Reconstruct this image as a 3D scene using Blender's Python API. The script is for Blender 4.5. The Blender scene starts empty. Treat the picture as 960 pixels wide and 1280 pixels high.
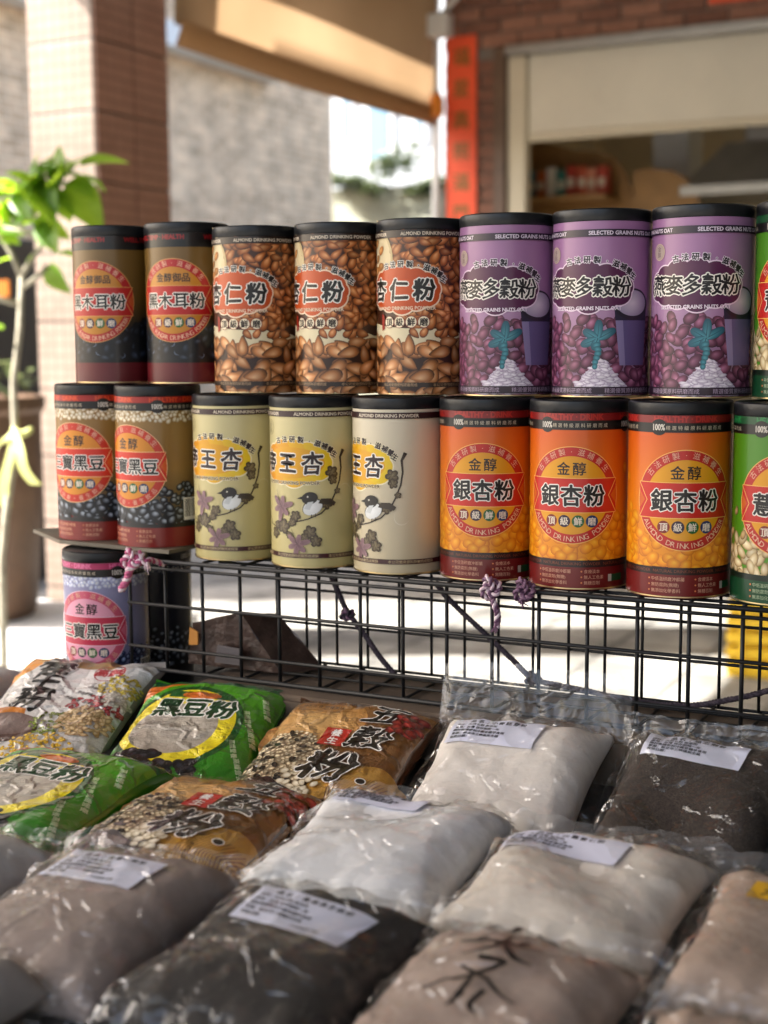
import bpy, bmesh, math, random
import numpy as np
from mathutils import Vector, noise as mnoise
from mathutils.geometry import tessellate_polygon
import time
_T0 = time.time()

# ------------------------------------------------------------------ camera, world, sun
SC = bpy.context.scene
COL = SC.collection
R = math.radians
PHI, PITCH, ROLL, FPX = R(27.0544), R(7.0264), R(-0.3731), 1750.0
CAMP = np.array([0.983, -1.281, 1.30])       # world X runs along the row of canisters, Y away from the viewer
cam = bpy.data.cameras.new('camera')
camo = bpy.data.objects.new('camera', cam)
COL.objects.link(camo)
cam.sensor_fit = 'VERTICAL'
cam.sensor_height = 36.0
cam.lens = 36.0 * FPX / 1280.0
cam.clip_start, cam.clip_end = 0.05, 500
camo.location = CAMP
camo.rotation_mode = 'XYZ'
from mathutils import Matrix
camo.rotation_euler = (Matrix.Rotation(PHI, 3, 'Z') @ Matrix.Rotation(math.pi / 2 - PITCH, 3, 'X') @ Matrix.Rotation(ROLL, 3, 'Z')).to_euler()
cam.dof.use_dof = True
cam.dof.focus_distance = 1.36
cam.dof.aperture_fstop = cam.lens / 1000.0 / 0.0100
SC.camera = camo

SUN_EL, SUN_DIR = R(44), np.array([-0.90, -0.44])
world = bpy.data.worlds.new('World')
SC.world = world
world.use_nodes = True
wn = world.node_tree.nodes
bg = wn['Background']
sky = wn.new('ShaderNodeTexSky')
sky.sky_type = 'NISHITA'
sky.sun_disc = False
sky.sun_elevation = SUN_EL
sky.sun_rotation = math.atan2(SUN_DIR[0], SUN_DIR[1])
sky.dust_density = 5.0
sky.ozone_density = 0.4
world.node_tree.links.new(sky.outputs[0], bg.inputs[0])
bg.inputs[1].default_value = 0.12
sun = bpy.data.lights.new('sun', 'SUN')
sun.energy = 5.0
sun.angle = R(0.53)
sun.color = (1.0, 0.96, 0.90)
suno = bpy.data.objects.new('sun', sun)
COL.objects.link(suno)
sd = SUN_DIR / np.linalg.norm(SUN_DIR) * math.cos(SUN_EL)
suno.rotation_euler = Vector((sd[0], sd[1], math.sin(SUN_EL))).to_track_quat('Z', 'Y').to_euler()
suno.location = (-6, -3, 8)

SC.view_settings.view_transform = 'Standard'
SC.view_settings.look = 'None'
SC.view_settings.gamma = 1.0
SC.view_settings.exposure = 2.22
SC.render.engine = 'CYCLES'
SC.cycles.use_denoising = True
SC.cycles.max_bounces = 10
SC.cycles.diffuse_bounces = 5
SC.cycles.transparent_max_bounces = 24
SC.cycles.caustics_reflective = False
SC.cycles.caustics_refractive = False
SC.cycles.sample_clamp_indirect = 6.0

# ------------------------------------------------------------------ helpers
rng = random.Random(7)
DX = np.array([math.cos(PHI), -math.sin(PHI)])
NX = np.array([math.sin(PHI), math.cos(PHI)])

def ray(px, py):
    """direction in the world of a pixel of the 960x1280 photograph"""
    a, b = px - 480.0, py - 640.0
    a, b = a * math.cos(ROLL) + b * math.sin(ROLL), -a * math.sin(ROLL) + b * math.cos(ROLL)
    v = np.array([a / FPX, math.cos(PITCH) - b / FPX * math.sin(PITCH), -math.sin(PITCH) - b / FPX * math.cos(PITCH)])
    return np.array([v[0] * DX[0] + v[1] * DX[1], v[0] * NX[0] + v[1] * NX[1], v[2]])

def on_plane(px, py, axis, val):
    v = ray(px, py)
    return CAMP + v * ((val - CAMP[axis]) / v[axis])

def at_depth(px, py, dep):
    return CAMP + ray(px, py) * dep / math.cos(0)

def lin(c):
    return tuple(x / 12.92 if x <= 0.04045 else ((x + 0.055) / 1.055) ** 2.4 for x in c)

def hx(s, a=1.0):
    s = s.lstrip('#')
    return lin(tuple(int(s[i:i + 2], 16) / 255 for i in (0, 2, 4))) + (a,)

def mixc(a, b, t):
    return tuple(a[i] * (1 - t) + b[i] * t for i in range(3)) + (1.0,)

def material(name, col=(0.5, 0.5, 0.5, 1), rough=0.6, metal=0.0, spec=0.5, coat=0.0, noise_scale=0, noise_amt=0.0, bump=0.0, bump_scale=0, attr=None, attr_mul=True, emis=None):
    m = bpy.data.materials.new(name)
    m.use_nodes = True
    nt = m.node_tree
    b = nt.nodes['Principled BSDF']
    b.inputs['Roughness'].default_value = rough
    b.inputs['Metallic'].default_value = metal
    b.inputs['Specular IOR Level'].default_value = spec
    b.inputs['Coat Weight'].default_value = coat
    b.inputs['Coat Roughness'].default_value = 0.12
    src = None
    if attr:
        a = nt.nodes.new('ShaderNodeAttribute')
        a.attribute_name = attr
        src = a.outputs['Color']
    else:
        rgb = nt.nodes.new('ShaderNodeRGB')
        rgb.outputs[0].default_value = col
        src = rgb.outputs[0]
    tc = nt.nodes.new('ShaderNodeTexCoord')
    if noise_amt:
        n = nt.nodes.new('ShaderNodeTexNoise')
        n.inputs['Scale'].default_value = noise_scale
        n.inputs['Detail'].default_value = 6
        n.inputs['Roughness'].default_value = 0.65
        nt.links.new(tc.outputs['Object'], n.inputs['Vector'])
        mr = nt.nodes.new('ShaderNodeMapRange')
        mr.inputs['From Min'].default_value = 0.3
        mr.inputs['From Max'].default_value = 0.7
        mr.inputs['To Min'].default_value = 1 - noise_amt
        mr.inputs['To Max'].default_value = 1 + noise_amt
        nt.links.new(n.outputs['Fac'], mr.inputs['Value'])
        hv = nt.nodes.new('ShaderNodeHueSaturation')
        nt.links.new(src, hv.inputs['Color'])
        nt.links.new(mr.outputs[0], hv.inputs['Value'])
        src = hv.outputs[0]
    if name == 'printed_label':
        oi = nt.nodes.new('ShaderNodeObjectInfo')
        m2 = nt.nodes.new('ShaderNodeMapRange'); m2.inputs['To Min'].default_value = 0.88; m2.inputs['To Max'].default_value = 1.06
        h2 = nt.nodes.new('ShaderNodeHueSaturation')
        nt.links.new(oi.outputs['Random'], m2.inputs['Value']); nt.links.new(m2.outputs[0], h2.inputs['Value']); nt.links.new(src, h2.inputs['Color'])
        src = h2.outputs[0]
    nt.links.new(src, b.inputs['Base Color'])
    if bump:
        n2 = nt.nodes.new('ShaderNodeTexNoise')
        n2.inputs['Scale'].default_value = bump_scale
        n2.inputs['Detail'].default_value = 5
        nt.links.new(tc.outputs['Object'], n2.inputs['Vector'])
        bp = nt.nodes.new('ShaderNodeBump')
        bp.inputs['Strength'].default_value = bump
        bp.inputs['Distance'].default_value = 0.01
        nt.links.new(n2.outputs['Fac'], bp.inputs['Height'])
        nt.links.new(bp.outputs[0], b.inputs['Normal'])
    if emis:
        b.inputs['Emission Color'].default_value = emis[0]
        b.inputs['Emission Strength'].default_value = emis[1]
    return m

def link(o, parent=None):
    COL.objects.link(o)
    if parent:
        o.parent = parent
    return o

def tag(o, label=None, cat=None, group=None, kind=None):
    if label: o['label'] = label
    if cat: o['category'] = cat
    if group: o['group'] = group
    if kind: o['kind'] = kind
    return o

def thing(name, label, cat, loc=(0, 0, 0), rz=0.0, group=None):
    o = bpy.data.objects.new(name, None)
    o.empty_display_size = 0.05
    COL.objects.link(o)
    o.location = loc
    o.rotation_euler = (0, 0, rz)
    return tag(o, label, cat, group)

def mesh_obj(name, me, mat=None, parent=None, smooth=False):
    if mat is not None and not me.materials:
        me.materials.append(mat)
    if smooth:
        me.polygons.foreach_set('use_smooth', [True] * len(me.polygons))
    return link(bpy.data.objects.new(name, me), parent)

def pydata(name, v, f):
    me = bpy.data.meshes.new(name)
    me.from_pydata([tuple(map(float, p)) for p in v], [], [tuple(map(int, q)) for q in f])
    me.update()
    return me

def bm_mesh(name, bm):
    me = bpy.data.meshes.new(name)
    bm.to_mesh(me)
    bm.free()
    return me

def box_bm(lo, hi, bevel=0.0, bm=None):
    own = bm is None
    bm = bm or bmesh.new()
    r = bmesh.ops.create_cube(bm, size=1.0)
    vs = r['verts']
    for v in vs:
        v.co = Vector([lo[i] + (v.co[i] + 0.5) * (hi[i] - lo[i]) for i in range(3)])
    if bevel:
        es = list({e for v in vs for e in v.link_edges})
        bmesh.ops.bevel(bm, geom=es, offset=bevel, segments=2, affect='EDGES', profile=0.5)
    return bm

def box(name, lo, hi, mat, parent=None, bevel=0.0):
    return mesh_obj(name, bm_mesh(name, box_bm(lo, hi, bevel)), mat, parent)

def tube_data(pts, rad, seg=8, cap=True, twist=0.0):
    pts = [Vector(p) for p in pts]
    rads = rad if hasattr(rad, '__len__') else [rad] * len(pts)
    V, F = [], []
    prev = None
    for i, p in enumerate(pts):
        t = (pts[min(i + 1, len(pts) - 1)] - pts[max(i - 1, 0)]).normalized()
        if prev is None:
            ref = Vector((0, 0, 1)) if abs(t.z) < 0.9 else Vector((1, 0, 0))
            a = t.cross(ref).normalized()
        else:
            a = (prev - t * prev.dot(t)).normalized()
        prev = a
        b = t.cross(a)
        for k in range(seg):
            an = 2 * math.pi * k / seg + twist * i
            V.append(p + (a * math.cos(an) + b * math.sin(an)) * rads[i])
    for i in range(len(pts) - 1):
        for k in range(seg):
            F.append((i * seg + k, i * seg + (k + 1) % seg, (i + 1) * seg + (k + 1) % seg, (i + 1) * seg + k))
    if cap:
        F.append(tuple(range(seg))[::-1])
        F.append(tuple((len(pts) - 1) * seg + k for k in range(seg)))
    return V, F

def tube(name, pts, rad, mat, parent=None, seg=8):
    V, F = tube_data(pts, rad, seg)
    return mesh_obj(name, pydata(name, V, F), mat, parent, True)

def join_data(parts):
    V, F = [], []
    for v, f in parts:
        o = len(V)
        V += [tuple(p) for p in v]
        F += [tuple(i + o for i in q) for q in f]
    return V, F

def lathe(name, prof, mat, parent=None, seg=64, smooth=True):
    V, F = [], []
    n = len(prof)
    for k in range(seg):
        a = 2 * math.pi * k / seg
        for r_, z_ in prof:
            V.append((r_ * math.cos(a), r_ * math.sin(a), z_))
    for k in range(seg):
        k2 = (k + 1) % seg
        for i in range(n - 1):
            F.append((k * n + i, k2 * n + i, k2 * n + i + 1, k * n + i + 1))
    me = pydata(name, V, F)
    bm = bmesh.new()
    bm.from_mesh(me)
    bmesh.ops.remove_doubles(bm, verts=bm.verts, dist=1e-6)
    bmesh.ops.recalc_face_normals(bm, faces=bm.faces)
    bm.to_mesh(me)
    bm.free()
    o = mesh_obj(name, me, mat, parent, smooth)
    if smooth:
        me.set_sharp_from_angle(angle=R(35))
    return o

# ------------------------------------------------------------------ flat print: 2-D shapes with a colour per corner, in mm
_glyph = {}
def glyphs(body, off=0.0):
    key = (body, off)
    if key not in _glyph:
        c = bpy.data.curves.new('lettering', 'FONT')
        c.body = body
        c.resolution_u = 2
        c.offset = off
        o = bpy.data.objects.new('lettering', c)
        COL.objects.link(o)
        dg = bpy.context.evaluated_depsgraph_get()
        ev = o.evaluated_get(dg)
        m = ev.to_mesh()
        v = np.array([p.co[:2] for p in m.vertices]) if len(m.vertices) else np.zeros((0, 2))
        f = []
        m.calc_loop_triangles()
        f = [tuple(t.vertices) for t in m.loop_triangles]
        ev.to_mesh_clear()
        bpy.data.objects.remove(o)
        bpy.data.curves.remove(c)
        _glyph[key] = (v, f)
    return _glyph[key]

class Print:
    def __init__(self):
        self.V, self.F, self.C, self.z = [], [], [], 0.0
    def add(self, pts, faces, cols, dz=1.0):
        self.z += dz
        o = len(self.V)
        if isinstance(cols, tuple):
            cols = [cols] * len(pts)
        for p, c in zip(pts, cols):
            self.V.append((p[0], p[1], self.z))
            self.C.append(c)
        for q in faces:
            self.F.append(tuple(i + o for i in q))
    def poly(self, pts, col, dz=1.0):
        self.add(pts, [tuple(range(len(pts)))], col, dz)
    def rect(self, x0, y0, x1, y1, col, col_top=None):
        self.add([(x0, y0), (x1, y0), (x1, y1), (x0, y1)], [(0, 1, 2, 3)], [col, col, col_top or col, col_top or col])
    def ellipse(self, x, y, a, b, col, rot=0.0, n=32, col_c=None, dz=1.0):
        cr, sr = math.cos(rot), math.sin(rot)
        pts = [(x, y)] + [(x + a * math.cos(t) * cr - b * math.sin(t) * sr, y + a * math.cos(t) * sr + b * math.sin(t) * cr) for t in [2 * math.pi * k / n for k in range(n)]]
        self.add(pts, [(0, 1 + k, 1 + (k + 1) % n) for k in range(n)], [col_c or col] + [col] * n, dz)
    def ring(self, x, y, r0, r1, col, a0=0, a1=2 * math.pi, n=64):
        pts, fs = [], []
        for k in range(n + 1):
            t = a0 + (a1 - a0) * k / n
            pts += [(x + r0 * math.cos(t), y + r0 * math.sin(t)), (x + r1 * math.cos(t), y + r1 * math.sin(t))]
        fs = [(2 * k, 2 * k + 1, 2 * k + 3, 2 * k + 2) for k in range(n)]
        self.add(pts, fs, col)
    def seed(self, x, y, a, b, rot, base, rim, hi, n=12, vmin=1.0, point=0.0):
        """a photographed nut, bean or seed: dark rim, body colour, pale crown"""
        cr, sr = math.cos(rot), math.sin(rot)
        ho = (0.22 * a * rng.uniform(-1, 1), 0.3 * b)
        pts = [(ho[0], ho[1])]
        for s in (0.62, 1.0):
            for k in range(n):
                t = 2 * math.pi * k / n
                pts.append((a * s * math.cos(t) + ho[0] * (1 - s), b * s * math.sin(t) * (1 - 0.12 * math.cos(t) - point * (0.5 + 0.5 * math.cos(t)) ** 2 * 0.75) + ho[1] * (1 - s)))
        pts = [(x + p[0] * cr - p[1] * sr, max(vmin, y + p[0] * sr + p[1] * cr)) for p in pts]
        fs = [(0, 1 + k, 1 + (k + 1) % n) for k in range(n)] + [(1 + k, 1 + n + k, 1 + n + (k + 1) % n, 1 + (k + 1) % n) for k in range(n)]
        cols = [hi] + [base] * n + [rim if math.sin(2 * math.pi * k / n) < 0.3 else mixc(rim, base, 0.5) for k in range(n)]
        self.add(pts, fs, cols, 0.3)
    def seeds(self, region, step, a, b, base, rim, hi, test=None, rot=None, vmin=1.0, jit=0.35, vary=0.25, point=0.0):
        x0, y0, x1, y1 = region
        pts = []
        y = y0
        row = 0
        while y < y1:
            x = x0 + (step * 0.5 if row % 2 else 0)
            while x < x1:
                pts.append((x + rng.uniform(-jit, jit) * step, y + rng.uniform(-jit, jit) * step))
                x += step
            y += step * 0.72
            row += 1
        rng.shuffle(pts)
        for x, y in pts:
            if test and not test(x, y):
                continue
            k = rng.uniform(1 - vary, 1 + vary)
            s = rng.uniform(0.85, 1.15)
            f = lambda c: tuple(min(1, q * k) for q in c[:3]) + (1,)
            self.seed(x, y, a * s, b * s, rot() if rot else rng.uniform(-1.2, 1.2), f(base), f(rim), f(hi), vmin=vmin, point=point, n=16 if point else 12)
    def text(self, body, x, y, h, col, bold=0.0, outline=None, ow=1.0, pitch=None, wide=1.0, rot=0.0, shear=0.0, wob=0.0, align='C', vert=False):
        """h = height of one em; pitch spaces characters one by one"""
        items = []
        if pitch:
            n = len(body)
            for i, ch in enumerate(body):
                if ch == ' ':
                    continue
                v, f = glyphs(ch)
                if not len(v):
                    continue
                w = v.copy()
                w[:, 0] -= 0.5 * (v[:, 0].min() + v[:, 0].max())
                w[:, 1] -= 0.38
                off = (i - (n - 1) / 2) * pitch
                items.append((w * h * np.array([wide, 1]), f, (0, -off) if vert else (off, 0)))
        else:
            v, f = glyphs(body)
            if not len(v):
                return
            w = v.copy()
            lo, hi_ = v[:, 0].min(), v[:, 0].max()
            w[:, 0] -= {'C': 0.5 * (lo + hi_), 'L': lo, 'R': hi_}[align]
            w[:, 1] -= 0.38 if ord(body[0]) > 255 else 0.34
            items.append((w * h * np.array([wide, 1]), f, (0, 0)))
        cr, sr = math.cos(rot), math.sin(rot)
        V, F = [], []
        for w, f, o in items:
            b = len(V)
            for p in w:
                px, py = p[0] + shear * p[1] + o[0], p[1] + o[1]
                if wob:
                    px += wob * math.sin(py * 0.55 + o[0]) * 0.6
                    py += wob * math.sin(px * 0.45 + 1.3 + o[1])
                V.append((x + px * cr - py * sr, y + px * sr + py * cr))
            F += [tuple(i + b for i in q) for q in f]
        def shifted(r_, n, c):
            for k in range(n):
                t = 2 * math.pi * k / n
                self.add([(p[0] + r_ * math.cos(t), p[1] + r_ * math.sin(t)) for p in V], F, c, 0.3)
        if outline:
            shifted(ow + bold, 8, outline)
            self.z += 1
        if bold:
            shifted(bold, 6, col)
        self.add(V, F, col)
    def arc_text(self, body, cx, cy, r_, h, col, a0, a1, inside=False):
        """characters along an arc from angle a0 to a1 (degrees, left to right)"""
        n = len(body)
        V, F = [], []
        for i, ch in enumerate(body):
            if ch == ' ':
                continue
            v, f = glyphs(ch)
            if not len(v):
                continue
            t = R(a0 + (a1 - a0) * (i + 0.5) / n)
            w = v.copy()
            w[:, 0] -= 0.5 * (v[:, 0].min() + v[:, 0].max())
            w[:, 1] -= 0.36
            rot = t - math.pi / 2 if not inside else t + math.pi / 2
            cr, sr = math.cos(rot), math.sin(rot)
            b = len(V)
            for p in w * h:
                V.append((cx + r_ * math.cos(t) + p[0] * cr - p[1] * sr, cy + r_ * math.sin(t) + p[0] * sr + p[1] * cr))
            F += [tuple(q + b for q in g) for g in f]
        self.add(V, F, col)
    def stroke(self, pts, w, col, n=None):
        """brush stroke with width per point"""
        ws = w if hasattr(w, '__len__') else [w] * len(pts)
        L, Rr = [], []
        for i, p in enumerate(pts):
            q0, q1 = pts[max(i - 1, 0)], pts[min(i + 1, len(pts) - 1)]
            dx, dy = q1[0] - q0[0], q1[1] - q0[1]
            l = math.hypot(dx, dy) or 1
            nx, ny = -dy / l * ws[i] / 2, dx / l * ws[i] / 2
            L.append((p[0] + nx, p[1] + ny)); Rr.append((p[0] - nx, p[1] - ny))
        k = len(pts)
        self.add(L + Rr, [(i, i + 1, k + i + 1, k + i) for i in range(k - 1)], col)
    def build(self, name, fn, step_u=None, step_v=None, zstep=5e-6):
        """slice on a grid so that every layer bends on the same lines, then lay on the surface fn(u, v) -> (points, normals)"""
        A = np.hstack([np.array(self.V, float), np.array(self.C, float)[:, :3]])
        tri = []
        for f in self.F:
            if len(f) == 3:
                tri.append(f)
            elif len(f) == 4:
                tri += [(f[0], f[1], f[2]), (f[0], f[2], f[3])]
            else:
                for t in tessellate_polygon([[Vector(self.V[i]) for i in f]]):
                    tri.append(tuple(f[k] for k in t))
        T = A[np.array(tri)]
        ar = (T[:, 1, 0] - T[:, 0, 0]) * (T[:, 2, 1] - T[:, 0, 1]) - (T[:, 2, 0] - T[:, 0, 0]) * (T[:, 1, 1] - T[:, 0, 1])
        T[ar < 0] = T[ar < 0][:, ::-1]
        T = T[np.abs(ar) > 1e-9]
        lo, hi = T[:, :, :2].min((0, 1)), T[:, :, :2].max((0, 1))
        jobs = []
        if step_u:
            jobs.append((lambda q: q[:, :, 0] / step_u, math.ceil(lo[0] / step_u), math.floor(hi[0] / step_u)))
        if step_v:
            jobs.append((lambda q: q[:, :, 1] / step_v, math.ceil(lo[1] / step_v), math.floor(hi[1] / step_v)))
            jobs.append((lambda q: q[:, :, 0] / step_u + q[:, :, 1] / step_v, math.ceil(lo[0] / step_u + lo[1] / step_v), math.floor(hi[0] / step_u + hi[1] / step_v)))
        for val, k0, k1 in jobs:
            q = val(T)
            done = []
            m = np.floor(q.min(1) + 1e-9) < np.ceil(q.max(1) - 1e-9) - 1
            done.append(T[~m])
            T = T[m]
            for c in range(k0, k1 + 1):
                if not len(T):
                    break
                d = val(T) - c
                m = d.max(1) <= 1e-7
                if m.any():
                    done.append(T[m])
                    T, d = T[~m], d[~m]
                    if not len(T):
                        break
                d[np.abs(d) < 1e-7] = 0
                x = (d.min(1) < 0) & (d.max(1) > 0)
                if not x.any():
                    continue
                K, D = T[x], d[x]
                keep = [T[~x]]
                # the corner alone on its side comes first
                sg = np.sign(D)
                z0 = (sg == 0).any(1)
                lone = np.where(z0, np.argmax(sg == 0, 1), np.argmax(sg == -np.sign(sg.sum(1))[:, None], 1))
                r = np.arange(len(K))
                a, b, cc = K[r, lone], K[r, (lone + 1) % 3], K[r, (lone + 2) % 3]
                da, db, dc = D[r, lone], D[r, (lone + 1) % 3], D[r, (lone + 2) % 3]
                m = z0
                if m.any():
                    t = (db[m] / (db[m] - dc[m]))[:, None]
                    q = b[m] + (cc[m] - b[m]) * t
                    keep += [np.stack([a[m], b[m], q], 1), np.stack([a[m], q, cc[m]], 1)]
                m = ~z0
                if m.any():
                    t1 = (da[m] / (da[m] - db[m]))[:, None]; t2 = (da[m] / (da[m] - dc[m]))[:, None]
                    p, q = a[m] + (b[m] - a[m]) * t1, a[m] + (cc[m] - a[m]) * t2
                    keep += [np.stack([a[m], p, q], 1), np.stack([p, b[m], cc[m]], 1), np.stack([p, cc[m], q], 1)]
                T = np.concatenate(keep)
            T = np.concatenate(done + [T])
        X = T.reshape(-1, 6)
        n, nt_ = len(X), len(T)
        hh = (X[:, 2] * zstep)[:, None]
        if step_u and step_v:
            a, b = X[:, 0] / step_u, X[:, 1] / step_v
            cen = T.mean(1)
            i0 = np.repeat(np.floor(cen[:, 0] / step_u), 3); j0 = np.repeat(np.floor(cen[:, 1] / step_v), 3)
            upper = np.repeat((cen[:, 0] / step_u - np.floor(cen[:, 0] / step_u)) + (cen[:, 1] / step_v - np.floor(cen[:, 1] / step_v)) > 1, 3)
            fu, fv = a - i0, b - j0
            im, jm = int(i0.min()), int(j0.min())
            ni, nj = int(i0.max()) - im + 2, int(j0.max()) - jm + 2
            gi, gj = np.meshgrid(np.arange(ni) + im, np.arange(nj) + jm, indexing='ij')
            GP, GN = fn(gi.ravel() * step_u, gj.ravel() * step_v)
            idx = lambda p, q: ((i0 - im + p) * nj + (j0 - jm + q)).astype(int)
            w10 = np.where(upper, 1 - fv, fu)[:, None]; w01 = np.where(upper, 1 - fu, fv)[:, None]
            wc = np.where(upper, fu + fv - 1, 1 - fu - fv)[:, None]
            ic = np.where(upper, idx(1, 1), idx(0, 0))
            mixn = lambda g: g[idx(1, 0)] * w10 + g[idx(0, 1)] * w01 + g[ic] * wc
            N = mixn(GN)
            P = mixn(GP) + N * hh
            N = N / (np.linalg.norm(N, axis=1)[:, None] + 1e-12)
        elif step_u:
            i0 = np.repeat(np.floor(T[:, :, 0].mean(1) / step_u), 3)
            t = (X[:, 0] / step_u - i0)[:, None]
            p0, n0 = fn(i0 * step_u, X[:, 1]); p1, n1 = fn((i0 + 1) * step_u, X[:, 1])
            P = (p0 + n0 * hh) * (1 - t) + (p1 + n1 * hh) * t
            N = n0 * (1 - t) + n1 * t
            N = N / (np.linalg.norm(N, axis=1)[:, None] + 1e-12)
        else:
            P, N = fn(X[:, 0], X[:, 1])
            P = P + N * hh
        me = bpy.data.meshes.new(name)
        me.vertices.add(n); me.loops.add(n); me.polygons.add(nt_)
        me.vertices.foreach_set('co', np.ascontiguousarray(P, dtype=np.float32).ravel())
        me.loops.foreach_set('vertex_index', np.arange(n, dtype=np.int32))
        me.polygons.foreach_set('loop_start', np.arange(0, n, 3, dtype=np.int32))
        me.update(calc_edges=True)
        me.polygons.foreach_set('use_smooth', np.ones(nt_, dtype=bool))
        at = me.attributes.new('Col', 'FLOAT_COLOR', 'POINT')
        at.data.foreach_set('color', np.hstack([X[:, 3:], np.ones((n, 1))]).astype(np.float32).ravel())
        me.normals_split_custom_set_from_vertices(N.astype(np.float32).tolist())
        return me

INK, WHT, PAPER = hx('15100f'), hx('f2eee6'), hx('ece9e4')

# ------------------------------------------------------------------ the place: ground, street, arcade, shop
M = {}
def mk(name, *a, **k):
    M[name] = material(name, *a, **k)
    return M[name]

def tile_material(name, c1, c2, mortar, sx, sy, rough=0.5, mort=0.06, axis='xz', offset=0.0, bump=0.4, vary=0.15):
    m = bpy.data.materials.new(name)
    m.use_nodes = True
    nt = m.node_tree
    b = nt.nodes['Principled BSDF']
    b.inputs['Roughness'].default_value = rough
    tc = nt.nodes.new('ShaderNodeTexCoord')
    sp = nt.nodes.new('ShaderNodeSeparateXYZ')
    nt.links.new(tc.outputs['Object'], sp.inputs[0])
    cb = nt.nodes.new('ShaderNodeCombineXYZ')
    if axis == 'sum':
        ad = nt.nodes.new('ShaderNodeMath')
        nt.links.new(sp.outputs['X'], ad.inputs[0]); nt.links.new(sp.outputs['Y'], ad.inputs[1])
        nt.links.new(ad.outputs[0], cb.inputs['X'])
    else:
        nt.links.new(sp.outputs[axis[0].upper()], cb.inputs['X'])
    nt.links.new(sp.outputs['Y' if axis == 'xy' else 'Z'], cb.inputs['Y'])
    br = nt.nodes.new('ShaderNodeTexBrick')
    br.offset = offset
    br.inputs['Scale'].default_value = 1.0
    br.inputs['Brick Width'].default_value = sx
    br.inputs['Row Height'].default_value = sy
    br.inputs['Mortar Size'].default_value = mort * min(sx, sy)
    br.inputs['Color1'].default_value = c1
    br.inputs['Color2'].default_value = c2
    br.inputs['Mortar'].default_value = mortar
    nt.links.new(cb.outputs[0], br.inputs['Vector'])
    n = nt.nodes.new('ShaderNodeTexNoise')
    n.inputs['Scale'].default_value = 3.0
    n.inputs['Detail'].default_value = 8
    nt.links.new(tc.outputs['Object'], n.inputs['Vector'])
    mr = nt.nodes.new('ShaderNodeMapRange')
    mr.inputs['From Min'].default_value = 0.3; mr.inputs['From Max'].default_value = 0.7
    mr.inputs['To Min'].default_value = 1 - vary; mr.inputs['To Max'].default_value = 1 + vary
    nt.links.new(n.outputs['Fac'], mr.inputs['Value'])
    hv = nt.nodes.new('ShaderNodeHueSaturation')
    nt.links.new(br.outputs['Color'], hv.inputs['Color']); nt.links.new(mr.outputs[0], hv.inputs['Value'])
    nt.links.new(hv.outputs[0], b.inputs['Base Color'])
    bp = nt.nodes.new('ShaderNodeBump')
    bp.inputs['Strength'].default_value = bump
    bp.inputs['Distance'].default_value = 0.004
    bp.invert = True
    nt.links.new(br.outputs['Fac'], bp.inputs['Height'])
    nt.links.new(bp.outputs[0], b.inputs['Normal'])
    return m

mk('concrete', (0.50, 0.465, 0.41, 1), 0.85, noise_scale=2.2, noise_amt=0.22, bump=0.25, bump_scale=60)
mk('asphalt', (0.075, 0.075, 0.078, 1), 0.9, noise_scale=4, noise_amt=0.2, bump=0.4, bump_scale=120)
M['concrete'] = tile_material('paving', (0.29, 0.28, 0.255, 1), (0.24, 0.23, 0.21, 1), (0.12, 0.115, 0.105, 1), 0.4, 0.4, 0.85, 0.04, 'xy', 0.0, 0.3, 0.5)
mk('plaster', (0.80, 0.785, 0.75, 1), 0.85, noise_scale=1.5, noise_amt=0.07)
mk('white_paint', (0.78, 0.79, 0.80, 1), 0.6, noise_scale=1.2, noise_amt=0.06)
mk('house_paint', (0.44, 0.47, 0.50, 1), 0.7, noise_scale=1.2, noise_amt=0.08)
mk('pane', (0.16, 0.30, 0.42, 1), 0.08, spec=0.8)
mk('steel', (0.42, 0.41, 0.39, 1), 0.35, 0.9, noise_scale=8, noise_amt=0.12)
mk('shutter', (0.86, 0.80, 0.66, 1), 0.5, noise_scale=2, noise_amt=0.06)
mk('cream_frame', (0.74, 0.66, 0.50, 1), 0.5, noise_scale=3, noise_amt=0.05)
mk('brown_frame', (0.14, 0.085, 0.055, 1), 0.45, noise_scale=14, noise_amt=0.2)
mk('brick', (0.33, 0.16, 0.105, 1), 0.8, noise_scale=30, noise_amt=0.25, bump=0.3, bump_scale=90)
mk('brick_b', (0.22, 0.10, 0.065, 1), 0.8, noise_scale=30, noise_amt=0.25, bump=0.3, bump_scale=90)
mk('mortar', (0.22, 0.19, 0.165, 1), 0.95, noise_scale=20, noise_amt=0.15)
mk('red_paper', (0.86, 0.10, 0.03, 1), 0.55, noise_scale=8, noise_amt=0.1)
mk('gold_ink', (0.55, 0.30, 0.05, 1), 0.4)
mk('ochre_wood', (0.36, 0.19, 0.06, 1), 0.45, noise_scale=5, noise_amt=0.22)
mk('dark_paint', (0.02, 0.021, 0.024, 1), 0.45, noise_scale=5, noise_amt=0.2)
mk('orange_plastic', (0.80, 0.25, 0.02, 1), 0.4)
mk('yellow_plastic', (0.80, 0.52, 0.02, 1), 0.4, noise_scale=6, noise_amt=0.08)
mk('pipe_white', (0.72, 0.72, 0.70, 1), 0.4)

ground = mesh_obj('ground', pydata('ground', [(-60, -40, 0), (60, -40, 0), (60, 80, 0), (-60, 80, 0)], [(0, 1, 2, 3)]), M['asphalt'])
tag(ground, kind='structure')
pave = mesh_obj('arcade_pavement', bm_mesh('arcade_pavement', box_bm((-4.2, -9, 0.0), (8, 12, 0.06), 0.01)), M['concrete'])
pave.location.z = -0.056
tag(pave, kind='structure')

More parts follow.
